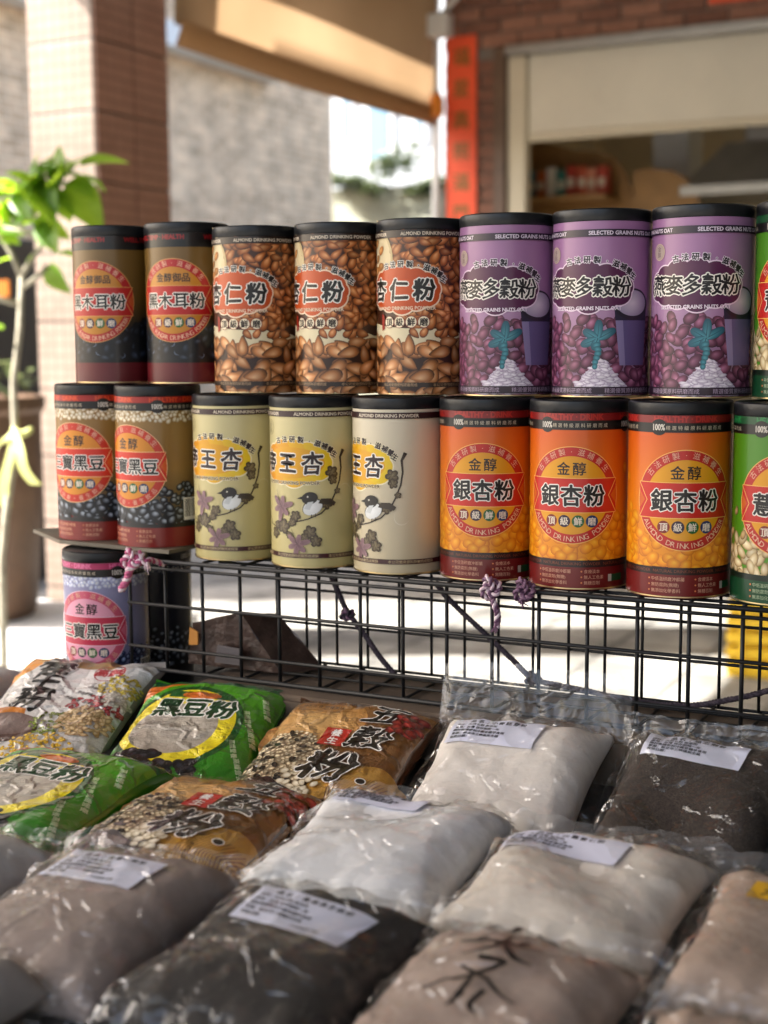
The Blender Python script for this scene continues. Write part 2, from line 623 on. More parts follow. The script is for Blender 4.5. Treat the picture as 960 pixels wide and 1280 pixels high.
# roof of the covered walkway and an added dark wall on its inner side (both outside the frame, they shade the stall)
roof = thing('arcade_roof', 'flat plastered concrete roof over the covered walkway with an added dark canopy', 'roof')
mk('light_cut_canopy', (0.13, 0.125, 0.12, 1), 0.8, noise_scale=3, noise_amt=0.15)
box('canopy', (-3.0, -3.4, 3.32), (2.6, 2.2, 3.55), M['light_cut_canopy'], roof, 0.01)  # unseen canopy added over the stall to cut its fill light
box('slab', (-3.0, 2.204, 3.32), (2.6, 6.38, 3.55), M['plaster'], roof, 0.01)
box('edge_beam', (-3.04, -3.4, 3.02), (-2.62, 3.9, 3.318), M['plaster'], roof, 0.01)
M['shade_wall_dark'] = material('shade_wall_dark', (0.14, 0.135, 0.13, 1), 0.85, noise_scale=2, noise_amt=0.2)
pw = thing('shade_wall', 'unseen dark wall added to shade the stall from the side', 'wall')  # unseen wall added so the right sides of the canisters go dark
box('wall_panel', (2.3, -3.4, 0.006), (2.45, 6.3, 3.318), M['shade_wall_dark'], pw)
# the tiled pillar: two visible faces of large tiles over a core
M['tile_brown'] = tile_material('tile_brown', hx('a67c6a'), hx('9c7260'), hx('7c5848'), 0.046, 0.046, 0.35, 0.09, 'sum')
M['tile_sunlit'] = tile_material('tile_sunlit', hx('97867a'), hx('8d7c70'), hx('77685c'), 0.046, 0.046, 0.35, 0.09, 'sum')  # same brown tile, sunlight on this face put into its colour
c0 = on_plane(123, 240, 0, -2.60)
PXC, PYC = -2.60, float(c0[1])
pb = on_plane(213, 240, 0, -2.60)[1]
pl = on_plane(42, 240, 1, PYC)[0]
pil = thing('tiled_pillar', 'square arcade pillar clad in small brown tiles, sunlight painted into one face', 'pillar')
box('core', (pl + 0.006, PYC + 0.006, 0.004), (PXC - 0.006, pb - 0.006, 3.318), M['mortar'], pil)
ncol, nrow = 2, 12
rh = 3.30 / nrow
wf = (pb - PYC) / ncol
for i in range(ncol):
    for j in range(nrow):
        box('tile', (PXC - 0.006, PYC + i * wf + 0.004, 0.006 + j * rh + 0.004), (PXC + 0.004, PYC + (i + 1) * wf - 0.004, 0.006 + (j + 1) * rh - 0.004), M['tile_brown'], pil, 0.001)
for j in range(nrow):
    box('tile', (pl, PYC - 0.004, 0.006 + j * rh + 0.004), (PXC - 0.007, PYC + 0.006, 0.006 + (j + 1) * rh - 0.004), M['tile_sunlit'], pil, 0.001)

# canvas side blind between pillar and shop front
YS = 6.40
mcv = bpy.data.materials.new('canvas')
mcv.use_nodes = True
nt = mcv.node_tree
nt.nodes.clear()
out = nt.nodes.new('ShaderNodeOutputMaterial')
df = nt.nodes.new('ShaderNodeBsdfDiffuse'); tr = nt.nodes.new('ShaderNodeBsdfTranslucent')
mx = nt.nodes.new('ShaderNodeMixShader'); mx.inputs[0].default_value = 0.42
tcn = nt.nodes.new('ShaderNodeTexCoord'); nz = nt.nodes.new('ShaderNodeTexNoise'); nz.inputs['Scale'].default_value = 1.6
cr_ = nt.nodes.new('ShaderNodeValToRGB')
cr_.color_ramp.elements[0].position = 0.3; cr_.color_ramp.elements[0].color = (0.36, 0.235, 0.13, 1)
cr_.color_ramp.elements[1].position = 0.7; cr_.color_ramp.elements[1].color = (0.46, 0.31, 0.18, 1)
nt.links.new(tcn.outputs['Object'], nz.inputs['Vector']); nt.links.new(nz.outputs['Fac'], cr_.inputs[0])
nt.links.new(cr_.outputs[0], df.inputs[0]); nt.links.new(cr_.outputs[0], tr.inputs[0])
nt.links.new(df.outputs[0], mx.inputs[1]); nt.links.new(tr.outputs[0], mx.inputs[2]); nt.links.new(mx.outputs[0], out.inputs[0])
M['canvas'] = mcv
zb = float(on_plane(540, 150, 0, -2.60)[2])
ye = float(on_plane(541, 150, 0, -2.60)[1])
blind = thing('canvas_blind', 'beige canvas side blind hanging between pillar and shop front', 'blind')
def blind_sheet(z0, z1, off, nu=48, nv=14):
    V, F = [], []
    for j in range(nv + 1):
        for i in range(nu + 1):
            y = pb + 0.03 + (ye - pb - 0.05) * i / nu
            t = j / nv
            z = z0 + (z1 - z0) * t
            sag = 0.0
            V.append((-2.60 + off + 0.02 * math.sin(y * 2.1 + 0.5) * (1 - 0.5 * t) + 0.05 * t, y, z + sag))
    for j in range(nv):
        for i in range(nu):
            a = j * (nu + 1) + i
            F.append((a, a + 1, a + nu + 2, a + nu + 1))
    return V, F
mesh_obj('cloth', pydata('cloth', *blind_sheet(zb + 0.05, 3.30, 0.0)), M['canvas'], blind, True)
hem = mesh_obj('hem', pydata('hem', *blind_sheet(zb - 0.04, zb + 0.06, 0.006, 48, 2)), material('canvas_hem', (0.42, 0.22, 0.09, 1), 0.7), blind, True)  # orange of the backlit edge is put into the hem colour
sm = hem.modifiers.new('thickness', 'SOLIDIFY'); sm.thickness = 0.012; sm.offset = 1

# shop front on the plane Y = YS
def sx(px, py=150):
    return float(on_plane(px, py, 1, YS)[0])
def sz(px, py):
    return float(on_plane(px, py, 1, YS)[2])
xl, xr = sx(634), 2.55
z_l = sz(640, 62)
shop = thing('shop_front', 'open shop front with brick lintel and half lowered cream shutter', 'shop')
zb0 = sz(640, 70)
box('brick_backing', (sx(556), YS + 0.012, zb0 + 0.05), (xr, YS + 0.16, 3.9), M['mortar'], shop)
bw, bh, jt = 0.225, 0.068, 0.012
xx0 = sx(556)
for r_ in range(9):
    z0 = zb0 + 0.06 + r_ * (bh + jt)
    x = xx0 - (0.5 * (bw + jt) if r_ % 2 else 0.0)
    while x < xr - 0.05:
        a, b_ = max(x, xx0), min(x + bw, xr - 0.01)
        if b_ - a > 0.03:
            dy = rng.uniform(-0.003, 0.003)
            box('brick', (a, YS - 0.006 + dy, z0), (b_, YS + 0.02, z0 + bh), M['brick'] if rng.random() < 0.6 else M['brick_b'], shop, 0.003)
        x += bw + jt
# brick pier left of the opening
xp0, xp1 = sx(556), sx(617)
box('pier_backing', (xp0, YS + 0.012, 0.006), (xp1, YS + 0.20, zb0 + 0.048), M['mortar'], shop)
r_ = 0
z0 = 0.02
while z0 + bh < zb0 + 0.05:
    x = xp0 - (0.5 * (bw + jt) if r_ % 2 else 0.0)
    while x < xp1 - 0.02:
        a, b_ = max(x, xp0), min(x + bw, xp1)
        if b_ - a > 0.03:
            box('brick', (a, YS - 0.004, z0), (b_, YS + 0.02, z0 + bh), M['brick_b'], shop, 0.003)
        x += bw + jt
    z0 += bh + jt
    r_ += 1
box('frame_post', (sx(617) + 0.004, YS - 0.02, 0.006), (sx(633), YS + 0.12, zb0 + 0.046), M['brown_frame'], shop, 0.006)
box('shutter_rail', (sx(633) + 0.004, YS + 0.01, 0.006), (sx(656), YS + 0.10, zb0 + 0.0), M['cream_frame'], shop, 0.005)
box('steel_beam', (sx(633) + 0.004, YS - 0.05, zb0 + 0.004), (xr, YS + 0.05, zb0 + 0.052), M['steel'], shop, 0.006)
zs_ = sz(660, 166)
shut = thing('roller_shutter', 'cream roller shutter half lowered under the brick lintel', 'shutter')
nsl = 9
hs = (zb0 - zs_) / nsl
for i in range(nsl):
    box('slat', (sx(656) + 0.006, YS + 0.045, zs_ + i * hs + 0.0006), (xr - 0.02, YS + 0.062, zs_ + (i + 1) * hs), M['shutter'], shut)
box('bottom_rail', (sx(656) + 0.006, YS + 0.035, zs_ - 0.045), (xr - 0.02, YS + 0.072, zs_ - 0.001), M['cream_frame'], shut, 0.004)

# room behind the opening
M['room_wall'] = material('room_wall', (0.84, 0.72, 0.50, 1), 0.8, noise_scale=2, noise_amt=0.12)
room = thing('shop_room', 'ochre walled room seen through the shop opening', 'room')
box('back_wall', (sx(556), YS + 2.6, 0.006), (3.0, YS + 2.75, 3.2), M['room_wall'], room)
box('side_wall', (sx(556), YS + 0.205, 0.006), (sx(556) + 0.06, YS + 2.59, 3.2), M['room_wall'], room)
box('side_wall', (2.6, YS + 0.2, 0.006), (2.75, YS + 2.59, 3.2), M['room_wall'], room)
box('ceiling', (sx(556), YS + 0.18, 3.204), (3.0, YS + 2.75, 3.3), M['plaster'], room)
YI = YS + 0.62
def ip(px, py, y=None):
    p = on_plane(px, py, 1, y or YI)
    return float(p[0]), float(p[2])
def board(name, pxs, y, th, mat, parent, base=0.2):
    """upright board with a curved top edge through the given pixels"""
    pts = [ip(a, b, y) for a, b in pxs]
    prof = [(pts[0][0], base)] + pts + [(pts[-1][0], base)]
    bm = bmesh.new()
    fv = [bm.verts.new((p[0], y, p[1])) for p in prof]
    f = bm.faces.new(fv)
    ex = bmesh.ops.extrude_face_region(bm, geom=[f])
    for v in ex['geom']:
        if isinstance(v, bmesh.types.BMVert):
            v.co.y += th
    bmesh.ops.recalc_face_normals(bm, faces=bm.faces)
    return mesh_obj(name, bm_mesh(name, bm), mat, parent)
cab = thing('wooden_counter', 'ochre wooden counter with curved side boards inside the shop', 'counter')
board('side_board', [(652, 172), (690, 180), (720, 188), (748, 190), (768, 198), (780, 212), (788, 232), (792, 252)], YI + 0.17, 0.03, M['ochre_wood'], cab)
board('side_board', [(792, 214), (815, 211), (840, 213), (858, 224), (872, 246), (880, 275)], YI + 0.10, 0.03, M['ochre_wood'], cab)
x0, z1 = ip(655, 250, YI); x1, _ = ip(765, 250, YI)
box('shelf_board', (x0, YI - 0.15, z1 - 0.03), (x1, YI + 0.165, z1), M['ochre_wood'], cab, 0.004)
cols = ['2f6f78', 'c4622c', 'e6dccb', '3a7a6e', 'b23a26', 'c8532a', 'd98a6a', 'b8402a']
w_ = (x1 - x0 - 0.05) / 8
for i, c in enumerate(cols):
    bxo = thing('snack_box', 'small %s carton on the counter shelf inside the shop' % ['teal', 'orange', 'pale cream', 'sea green', 'dark red', 'orange red', 'salmon pink', 'brick red'][i], 'carton', (x0 + 0.03 + (i + 0.5) * w_, YI, z1 + 0.002), rng.uniform(-.1, .1), 'cartons on the counter shelf')
    hgt = 0.17 + rng.uniform(-.015, .02)
    box('carton', (-w_ * 0.45, -0.04, 0), (w_ * 0.45, 0.04, hgt), material('carton_%s' % c, hx(c), 0.5), bxo, 0.003)
    box('front_print', (-w_ * 0.3, -0.0425, hgt * 0.3), (w_ * 0.3, -0.0405, hgt * 0.6), M['cream_frame'], bxo)
hood = thing('range_hood', 'grey metal cooker hood hanging inside the shop', 'hood')
hx0, hz0 = ip(868, 238, YI + .4); hx1, hz1 = ip(990, 150, YI + .4)
hm = bmesh.new()
lo_ = [(hx0, YI + 0.1, hz0), (hx1, YI + 0.1, hz0), (hx1, YI + 0.8, hz0), (hx0, YI + 0.8, hz0)]
hi_ = [(hx0 + 0.18, YI + 0.45, hz0 + 0.28), (hx1, YI + 0.45, hz0 + 0.28), (hx1, YI + 0.8, hz0 + 0.28), (hx0 + 0.18, YI + 0.8, hz0 + 0.28)]
hv = [hm.verts.new(p) for p in lo_ + hi_]
for q in ((0, 1, 5, 4), (1, 2, 6, 5), (2, 3, 7, 6), (3, 0, 4, 7), (4, 5, 6, 7), (3, 2, 1, 0)):
    hm.faces.new([hv[i] for i in q])
mesh_obj('canopy', bm_mesh('canopy', hm), M['steel'], hood)
box('rim', (hx0 - 0.01, YI + 0.09, hz0 - 0.06), (hx1, YI + 0.81, hz0 - 0.001), M['steel'], hood, 0.004)
box('duct', (hx0 + 0.28, YI + 0.5, hz0 + 0.281), (hx0 + 0.55, YI + 0.78, 3.2), M['steel'], hood, 0.004)
fr = thing('white_fridge', 'white upright refrigerator inside the shop', 'fridge')
fx0, _ = ip(815, 200, YI + .75); fx1, _ = ip(862, 200, YI + .75)
box('body', (fx0, YI + 0.75, 0.02), (fx1, YI + 1.08, ip(830, 150, YI + .75)[1]), M['white_paint'], fr, 0.012)
box('door_edge', (fx0 + 0.01, YI + 0.735, 0.1), (fx1 - 0.01, YI + 0.748, ip(830, 150, YI + .75)[1] - 0.03), M['white_paint'], fr, 0.004)

# red scroll with gold characters on the pier
scz0, scz1 = sz(578, 330), sz(578, 46)
scx0, scx1 = sx(560), sx(597)
scr = thing('door_scroll', 'vertical red paper scroll with dark characters beside the shop opening', 'scroll')
box('paper', (scx0, YS - 0.022, scz0), (scx1, YS - 0.012, scz1), M['red_paper'], scr)
pr = Print()
chs = '福星高照滿門庭'
ph = (scz1 - scz0) / (len(chs) + 0.3) * 1000
for i, ch in enumerate(chs):
    pr.text(ch, 0, (scz1 - scz0) * 1000 - ph * (i + 0.65), ph * 0.62, hx('8a5a1e'), bold=3)
me = pr.build('characters', lambda u, v: (np.column_stack([(scx0 + scx1) / 2 + u / 1000, np.full(len(u), YS - 0.0225), scz0 + v / 1000]), np.tile((0., -1., 0.), (len(u), 1))), zstep=2e-5)
M['ink_attr'] = material('ink_attr', rough=0.5, attr='Col')
mesh_obj('characters', me, M['ink_attr'], scr)
ban = thing('door_banner', 'red paper banner above the shop lintel', 'banner')
box('paper', (sx(884), YS - 0.020, sz(900, 4)), (sx(1100), YS - 0.010, sz(900, 4) + 0.25), M['red_paper'], ban)
# white pipe, cord, orange weight, clutter
pipe = thing('drain_pipe', 'slim white drain pipe down the wall beside the red scroll', 'pipe')
xpz = sx(549)
tube('pipe_run', [(xpz, YS - 0.05, 0.01), (xpz, YS - 0.05, 1.6), (xpz, YS - 0.05, 3.3)], 0.022, M['pipe_white'], pipe, 12)
for z_ in (0.8, 1.8, 2.72):
    lathe('clamp', [(0.0225, -0.015), (0.03, -0.015), (0.03, 0.015), (0.0225, 0.015)], M['steel'], pipe, 20).location = (xpz, YS - 0.05, z_)
wt = thing('cord_weight', 'orange plastic weight on the pull cord of the blind', 'weight', tuple(on_plane(546, 148, 1, YS - 0.13)))
lathe('float', [(0, 0), (0.03, 0.006), (0.042, 0.04), (0.042, 0.10), (0.028, 0.135), (0, 0.14)], M['orange_plastic'], wt, 24)
tube('cord', [(0, 0, 0.139), (0.003, 0, 0.5), (0, 0, 1.0)], 0.005, M['pipe_white'], wt, 6)
jb = thing('blind_winch', 'pale metal winch bracket at the top of the pipe', 'bracket')
p = on_plane(553, 34, 1, YS - 0.12)
box('bracket', (p[0] - 0.07, YS - 0.19, p[2] - 0.06), (p[0] + 0.06, YS - 0.09, p[2] + 0.07), M['pipe_white'], jb, 0.012)
tube('arm', [(p[0], YS - 0.14, p[2] + 0.06), (p[0] + 0.12, YS - 0.16, p[2] + 0.16), (p[0] + 0.22, YS - 0.2, p[2] + 0.22)], 0.018, M['pipe_white'], jb)

# street side: grey brick building, white house, garden wall
M['stone'] = tile_material('stone', hx('e6c8a8'), hx('c0a080'), hx('ead4b8'), 0.26, 0.085, 0.85, 0.14, 'yz', 0.5, 0.6, 0.25)
gb = thing('grey_brick_building', 'long grey brick building across the street', 'building')
XW = -8.0
yend = float(on_plane(415, 200, 0, XW)[1])
box('wall', (XW - 5, 2.0, 0.004), (XW, yend, 8.5), M['stone'], gb)
zled = float(on_plane(250, 66, 0, XW)[2])
box('ledge', (XW + 0.004, 2.0, zled - 0.12), (XW + 0.3, yend - 1.6, zled + 0.14), M['white_paint'], gb, 0.01)
for k in range(4):
    yw = 3.2 + k * 2.6
    w = box('window', (XW + 0.004, yw, 5.6), (XW + 0.05, yw + 1.2, 7.0), M['white_paint'], gb)
    box('glass', (XW + 0.051, yw + 0.08, 5.68), (XW + 0.06, yw + 1.12, 6.92), M['pane'], w)
wh = thing('white_house', 'white rendered house with pale blue window beyond the brick building', 'house')
YH = 24.0
box('wall', (-22, YH, 0.004), (2, YH + 6, 9.5), M['house_paint'], wh)
def hp(px, py):
    q = on_plane(px, py, 1, YH)
    return float(q[0]), float(q[2])
a, b_ = hp(462, 200), hp(487, 128)
w = box('window', (a[0] - 0.1, YH - 0.06, a[1] - 0.1), (b_[0] + 0.1, YH - 0.004, b_[1] + 0.1), M['white_paint'], wh)
box('glass', (a[0], YH - 0.075, a[1]), (b_[0], YH - 0.062, b_[1]), M['pane'], w)
for px_ in (425, 516):
    a, b_ = hp(px_, 180), hp(px_ + 18, 120)
    w = box('window', (a[0], YH - 0.05, a[1]), (b_[0], YH - 0.004, b_[1]), M['white_paint'], wh)
    box('glass', (a[0] + .08, YH - 0.065, a[1] + .08), (b_[0] - .08, YH - 0.052, b_[1] - .08), M['pane'], w)
YG = 17.5
gz = float(on_plane(470, 212, 1, YG)[2])
gwall = thing('garden_wall', 'mossy garden wall with plants growing over its top', 'wall')
box('wall', (-14, YG, 0.004), (-1.5, YG + 0.3, gz - 0.25), material('moss_wall', (0.36, 0.37, 0.29, 1), 0.9, noise_scale=2.5, noise_amt=0.35), gwall)

def leaf_mass(name, centers, n, size, mat, parent, seed=1, flat=0.5):
    rg = random.Random(seed)
    V, F = [], []
    for i in range(n):
        c, rr = centers[rg.randrange(len(centers))]
        d = Vector((rg.gauss(0, 1), rg.gauss(0, 1), rg.gauss(0, 1))).normalized() * (rg.random() ** 0.45)
        p = Vector(c) + Vector((d.x * rr[0], d.y * rr[1], d.z * rr[2]))
        ax = Vector((rg.gauss(0, 1), rg.gauss(0, 1), rg.gauss(0, flat))).normalized()
        up = Vector((rg.gauss(0, .5), rg.gauss(0, .5), 1)).normalized()
        sd_ = ax.cross(up).normalized()
        s = size * rg.uniform(0.6, 1.3)
        b = len(V)
        V += [p - ax * s, p + sd_ * s * 0.38 + up * s * .08, p + ax * s, p - sd_ * s * 0.38 + up * s * .08]
        F.append((b, b + 1, b + 2, b + 3))
    return mesh_obj(name, pydata(name, V, F), mat, parent)

def leaf_mat(name, c, tcol, amt=0.45, rough=0.4):
    m = bpy.data.materials.new(name)
    m.use_nodes = True
    nt = m.node_tree
    pb_ = nt.nodes['Principled BSDF']
    pb_.inputs['Roughness'].default_value = rough
    o_ = nt.nodes['Material Output']
    t_ = nt.nodes.new('ShaderNodeBsdfTranslucent'); t_.inputs[0].default_value = tcol
    x_ = nt.nodes.new('ShaderNodeMixShader'); x_.inputs[0].default_value = amt
    tc = nt.nodes.new('ShaderNodeTexCoord'); n_ = nt.nodes.new('ShaderNodeTexNoise'); n_.inputs['Scale'].default_value = 9
    h_ = nt.nodes.new('ShaderNodeHueSaturation'); h_.inputs['Color'].default_value = c
    mr = nt.nodes.new('ShaderNodeMapRange'); mr.inputs['From Min'].default_value = .3; mr.inputs['From Max'].default_value = .7
    mr.inputs['To Min'].default_value = .7; mr.inputs['To Max'].default_value = 1.3
    nt.links.new(tc.outputs['Object'], n_.inputs['Vector']); nt.links.new(n_.outputs['Fac'], mr.inputs['Value'])
    nt.links.new(mr.outputs[0], h_.inputs['Value']); nt.links.new(h_.outputs[0], pb_.inputs['Base Color'])
    nt.links.new(pb_.outputs[0], x_.inputs[1]); nt.links.new(t_.outputs[0], x_.inputs[2]); nt.links.new(x_.outputs[0], o_.inputs[0])
    return m
M['leaf'] = leaf_mat('leaf', (0.14, 0.30, 0.03, 1), (0.42, 0.62, 0.04, 1), 0.55)
M['leaf_dull'] = leaf_mat('leaf_dull', (0.10, 0.135, 0.065, 1), (0.16, 0.20, 0.08, 1), 0.3)
M['bark'] = material('bark', (0.36, 0.33, 0.25, 1), 0.8, noise_scale=25, noise_amt=0.3, bump=0.4, bump_scale=60)
cs = []
for k in range(9):
    px_ = 420 + k * 15
    q = on_plane(px_, 216 - (26 if 4 <= k <= 6 else 0) + rng.uniform(-6, 8), 1, YG - 0.1)
    cs.append((tuple(q - np.array([0, 0, .15])), (0.26, 0.2, 0.26 if 4 <= k <= 6 else 0.10)))
leaf_mass('foliage', cs, 700, 0.09, M['leaf_dull'], gwall, 5)

# planter, sapling, dark block, bench at the left
PD = 5.0
bench = thing('white_bench', 'white painted low bench in the sun beside the pillar', 'bench')
bc = at_depth(-40, 768, PD)
bz = float(bc[2])
box('seat', (bc[0] - 0.5, bc[1] - 1.1, bz - 0.05), (bc[0] + 0.75, bc[1] + 0.35, bz), M['white_paint'], bench, 0.008)
for dx_ in (-0.44, 0.65):
    for dy_ in (-1.02, 0.27):
        box('leg', (bc[0] + dx_, bc[1] + dy_, 0.006), (bc[0] + dx_ + 0.05, bc[1] + dy_ + 0.05, bz - 0.051), M['white_paint'], bench)
brl = thing('brown_planter', 'tall brown glazed planter with leafy plants on the white bench', 'planter', (bc[0], bc[1], bz + 0.001))
ph_ = (768 - 497) / FPX * PD
M['glaze'] = material('glaze', (0.13, 0.075, 0.045, 1), 0.45, noise_scale=6, noise_amt=0.35)
lathe('pot', [(0, 0), (0.23, 0), (0.245, 0.03), (0.275, ph_ * 0.55), (0.28, ph_ - 0.06), (0.295, ph_ - 0.04), (0.295, ph_), (0.265, ph_), (0.26, ph_ - 0.05), (0, ph_ - 0.06)], M['glaze'], brl, 48)
leaf_mass('foliage', [((0.02, 0, ph_ + 0.07), (0.26, 0.24, 0.09))], 150, 0.05, M['leaf_dull'], brl, 8)
cabn = thing('dark_block', 'black block standing in for dark parked vehicles, with an orange notice behind the sapling', 'cabinet')  # plain block standing in for blurred dark vehicle shapes
cd = 7.5
q0, q1 = at_depth(-120, 430, cd), at_depth(46, 300, cd)
box('body', (q0[0], q0[1] - 0.2, 0.006), (q1[0], q0[1] + 0.4, q1[2]), M['dark_paint'], cabn, 0.01)
n0, n1 = on_plane(-20, 372, 1, q0[1] - 0.2), on_plane(12, 350, 1, q0[1] - 0.2)
box('notice', (n0[0], q0[1] - 0.212, n0[2]), (n1[0], q0[1] - 0.204, n1[2]), M['orange_plastic'], cabn)

SD = 4.1
def sp(px, py, dd=0.0):
    return Vector(at_depth(px, py, SD + dd))
sap = thing('sapling', 'young tree with thin pale trunk and broad bright green leaves', 'tree')
base = sp(2, 762); 
trunk = [Vector((base.x, base.y, bz - 0.0)), sp(2, 700), sp(8, 640), sp(20, 560), sp(17, 480), sp(25, 410), sp(27, 345)]
tube('trunk', trunk, [0.013, 0.012, 0.011, 0.0105, 0.0105, 0.010, 0.009], M['bark'], sap, 10)
brs = [[sp(26, 345), sp(44, 318), sp(60, 295), sp(66, 262), sp(76, 228)], [sp(26, 345), sp(15, 318), sp(2, 298), sp(-20, 270)], [sp(22, 380), sp(-6, 372), sp(-30, 350)], [sp(24, 362), sp(48, 345), sp(60, 332)], [sp(66, 262), sp(45, 240), sp(22, 236)], [sp(60, 295), sp(30, 290), sp(5, 285)]]
for b_ in brs:
    tube('branch', b_, [0.009 - 0.0012 * i for i in range(len(b_))], M['bark'], sap, 8)
def leaf_mesh(length, width, curl, fold):
    V, F = [], []
    n = 9
    for i in range(n + 1):
        t = i / n
        w = width * math.sin(math.pi * min(1, t ** 0.8)) ** 0.85 * (1 - 0.15 * t)
        z = -curl * t * t * length
        for s, zz in ((-1, fold), (-0.5, fold * .4), (0, 0), (0.5, fold * .4), (1, fold)):
            V.append((s * w / 2, t * length, z + zz * w))
    for i in range(n):
        for k in range(4):
            a = i * 5 + k
            F.append((a, a + 1, a + 6, a + 5))
    return pydata('leaf', V, F)
lms = [leaf_mesh(0.150, 0.112, c, 0.14) for c in (0.2, 0.35, 0.5)]
for m_ in lms:
    m_.materials.append(M['leaf'])
    m_.polygons.foreach_set('use_smooth', [True] * len(m_.polygons))
# (root pixel, tip pixel, depth tilt, scale)
LV = [((98, 208), (168, 190), 0.02), ((78, 225), (60, 172), 0.0), ((84, 222), (98, 176), 0.03), ((40, 230), (2, 205), -0.02), ((48, 232), (30, 182), 0.02),
      ((85, 230), (122, 272), -0.05), ((62, 262), (44, 300), -0.03), ((58, 270), (58, 305), -0.06), ((52, 250), (14, 262), 0.02), ((30, 236), (-16, 222), 0.0),
      ((18, 300), (6, 275), 0.02), ((60, 332), (75, 366), -0.03), ((44, 318), (28, 330), 0.0), ((70, 318), (95, 312), 0.04), ((88, 220), (142, 216), 0.06),
      ((46, 270), (18, 280), 0.05), ((-10, 290), (28, 282), -0.02), ((5, 412), (-18, 400), 0.0), ((2, 300), (24, 300), -.03), ((70, 240), (100, 262), .05),
      ((24, 252), (-6, 246), .04), ((60, 215), (44, 205), .06), ((74, 210), (84, 196), -.03), ((-4, 330), (14, 312), 0.02)]
rl = random.Random(21)
for k in range(46):
    a_ = rl.choice([(78, 228), (66, 250), (45, 240), (24, 238), (60, 280), (40, 262), (10, 250), (50, 225)])
    t_ = rl.uniform(0, 6.28)
    LV.append(((a_[0] + rl.uniform(-8, 8), a_[1] + rl.uniform(-8, 8)), (a_[0] + 36 * math.cos(t_), a_[1] + 30 * math.sin(t_)), rl.uniform(-.08, .08)))
for i, (a, b_, dd) in enumerate(LV):
    p0, p1 = sp(*a), sp(b_[0], b_[1], dd * 1.5)
    y = (p1 - p0)
    L = y.length
    y.normalize()
    up = Vector((-0.3 + rng.uniform(-.5, .5), -0.5 + rng.uniform(-.4, .4), 0.8))
    z = (up - y * up.dot(y)).normalized()
    x = y.cross(z)
    o = link(bpy.data.objects.new('leaf', lms[i % 3]), sap)
    s = L / 0.15 * rng.uniform(.8, 1.0)
    o.matrix_world = Matrix(((x.x * s, y.x * s, z.x * s, p0.x), (x.y * s, y.y * s, z.y * s, p0.y), (x.z * s, y.z * s, z.z * s, p0.z), (0, 0, 0, 1)))
M['ribbon'] = material('ribbon', (0.70, 0.72, 0.25, 1), 0.4)
rb = thing('tie_ribbon', 'pale yellow ribbon knotted round the sapling trunk', 'ribbon', tuple(sp(22, 540, -0.02)))
for a_, l_ in ((0.5, 0.17), (-0.15, 0.22), (-0.9, 0.1)):
    V, F = [], []
    for i in range(9):
        t = i / 8
        c = Vector((math.sin(a_) * l_ * t + 0.01 * math.sin(6 * t), -0.02 - 0.02 * math.sin(3 * t), -l_ * t * math.cos(a_)))
        V += [c + Vector((-0.011 - .008 * t, 0, 0)), c + Vector((0.011 + .008 * t, 0.006, 0))]
    F = [(2 * i, 2 * i + 1, 2 * i + 3, 2 * i + 2) for i in range(8)]
    mesh_obj('tail', pydata('tail', V, F), M['ribbon'], rb, True)
kv, kf = tube_data([(0.024 * math.cos(t), 0.024 * math.sin(t) + 0.02, 0.006 * math.sin(2 * t)) for t in [2 * math.pi * k / 16 for k in range(17)]], 0.009, 8)
mesh_obj('loop', pydata('loop', kv, kf), M['ribbon'], rb, True)

# yellow crate on the pavement
cp = on_plane(905, 842, 2, 0.01)
crate = thing('yellow_crate', 'yellow plastic crate with slotted sides on the pavement', 'crate', (cp[0] + 0.26, cp[1] + 0.20, 0.005), R(4))
cw, cdp, chh = 0.26, 0.19, 0.30
box('bottom', (-cw, -cdp, 0), (cw, cdp, 0.012), M['yellow_plastic'], crate)
for s in (-1, 1):
    for k in range(5):
        z0 = 0.015 + k * 0.058
        box('side_slat', (-cw, s * cdp - 0.008, z0), (cw, s * cdp + 0.008, z0 + 0.040), M['yellow_plastic'], crate, 0.003)
        box('end_slat', (s * cw - 0.008, -cdp + 0.009, z0), (s * cw + 0.008, cdp - 0.009, z0 + 0.040), M['yellow_plastic'], crate, 0.003)
    for x_ in (-0.8, -0.27, 0.27, 0.8):
        box('rib', (x_ * cw - 0.012, s * (cdp + 0.0085) - 0.004, 0.013), (x_ * cw + 0.012, s * (cdp + 0.0085) + 0.004, chh), M['yellow_plastic'], crate)

# ------------------------------------------------------------------ canisters
CR, CH = 0.0492, 0.185          # label radius, full height
CUTS = [k * 5.0 for k in range(-31, 32)]
HALF = math.pi * CR * 1000
def can_fn(u, v):
    a = u / 1000 / CR
    r_ = CR + 0.0002
    n = np.column_stack([np.sin(a), -np.cos(a), np.zeros(len(a))])
    return np.column_stack([np.sin(a) * r_, -np.cos(a) * r_, v / 1000]), n

def band(P, v0, v1, c, c2=None):
    P.rect(-HALF, v0, HALF, v1, c, c2)

def small_copy(P, cx, col, rows3=True, v0=18.5):
    L = ['中低溫研磨沖都屬', '無防腐劑(無糖)', '無添加化學香料']
    Rr = ['食療淡本', '無人工色素', '無糖百制']
    for i in range(3):
        y = v0 - i * 5.6
        for x, t in ((cx - 31, L[i]), (cx + 13, Rr[i])):
            P.ellipse(x - 2.4, y, 0.9, 0.9, hx('d98a5a'), n=8)
            P.text(t, x, y, 4.2, col, align='L', wide=0.95)

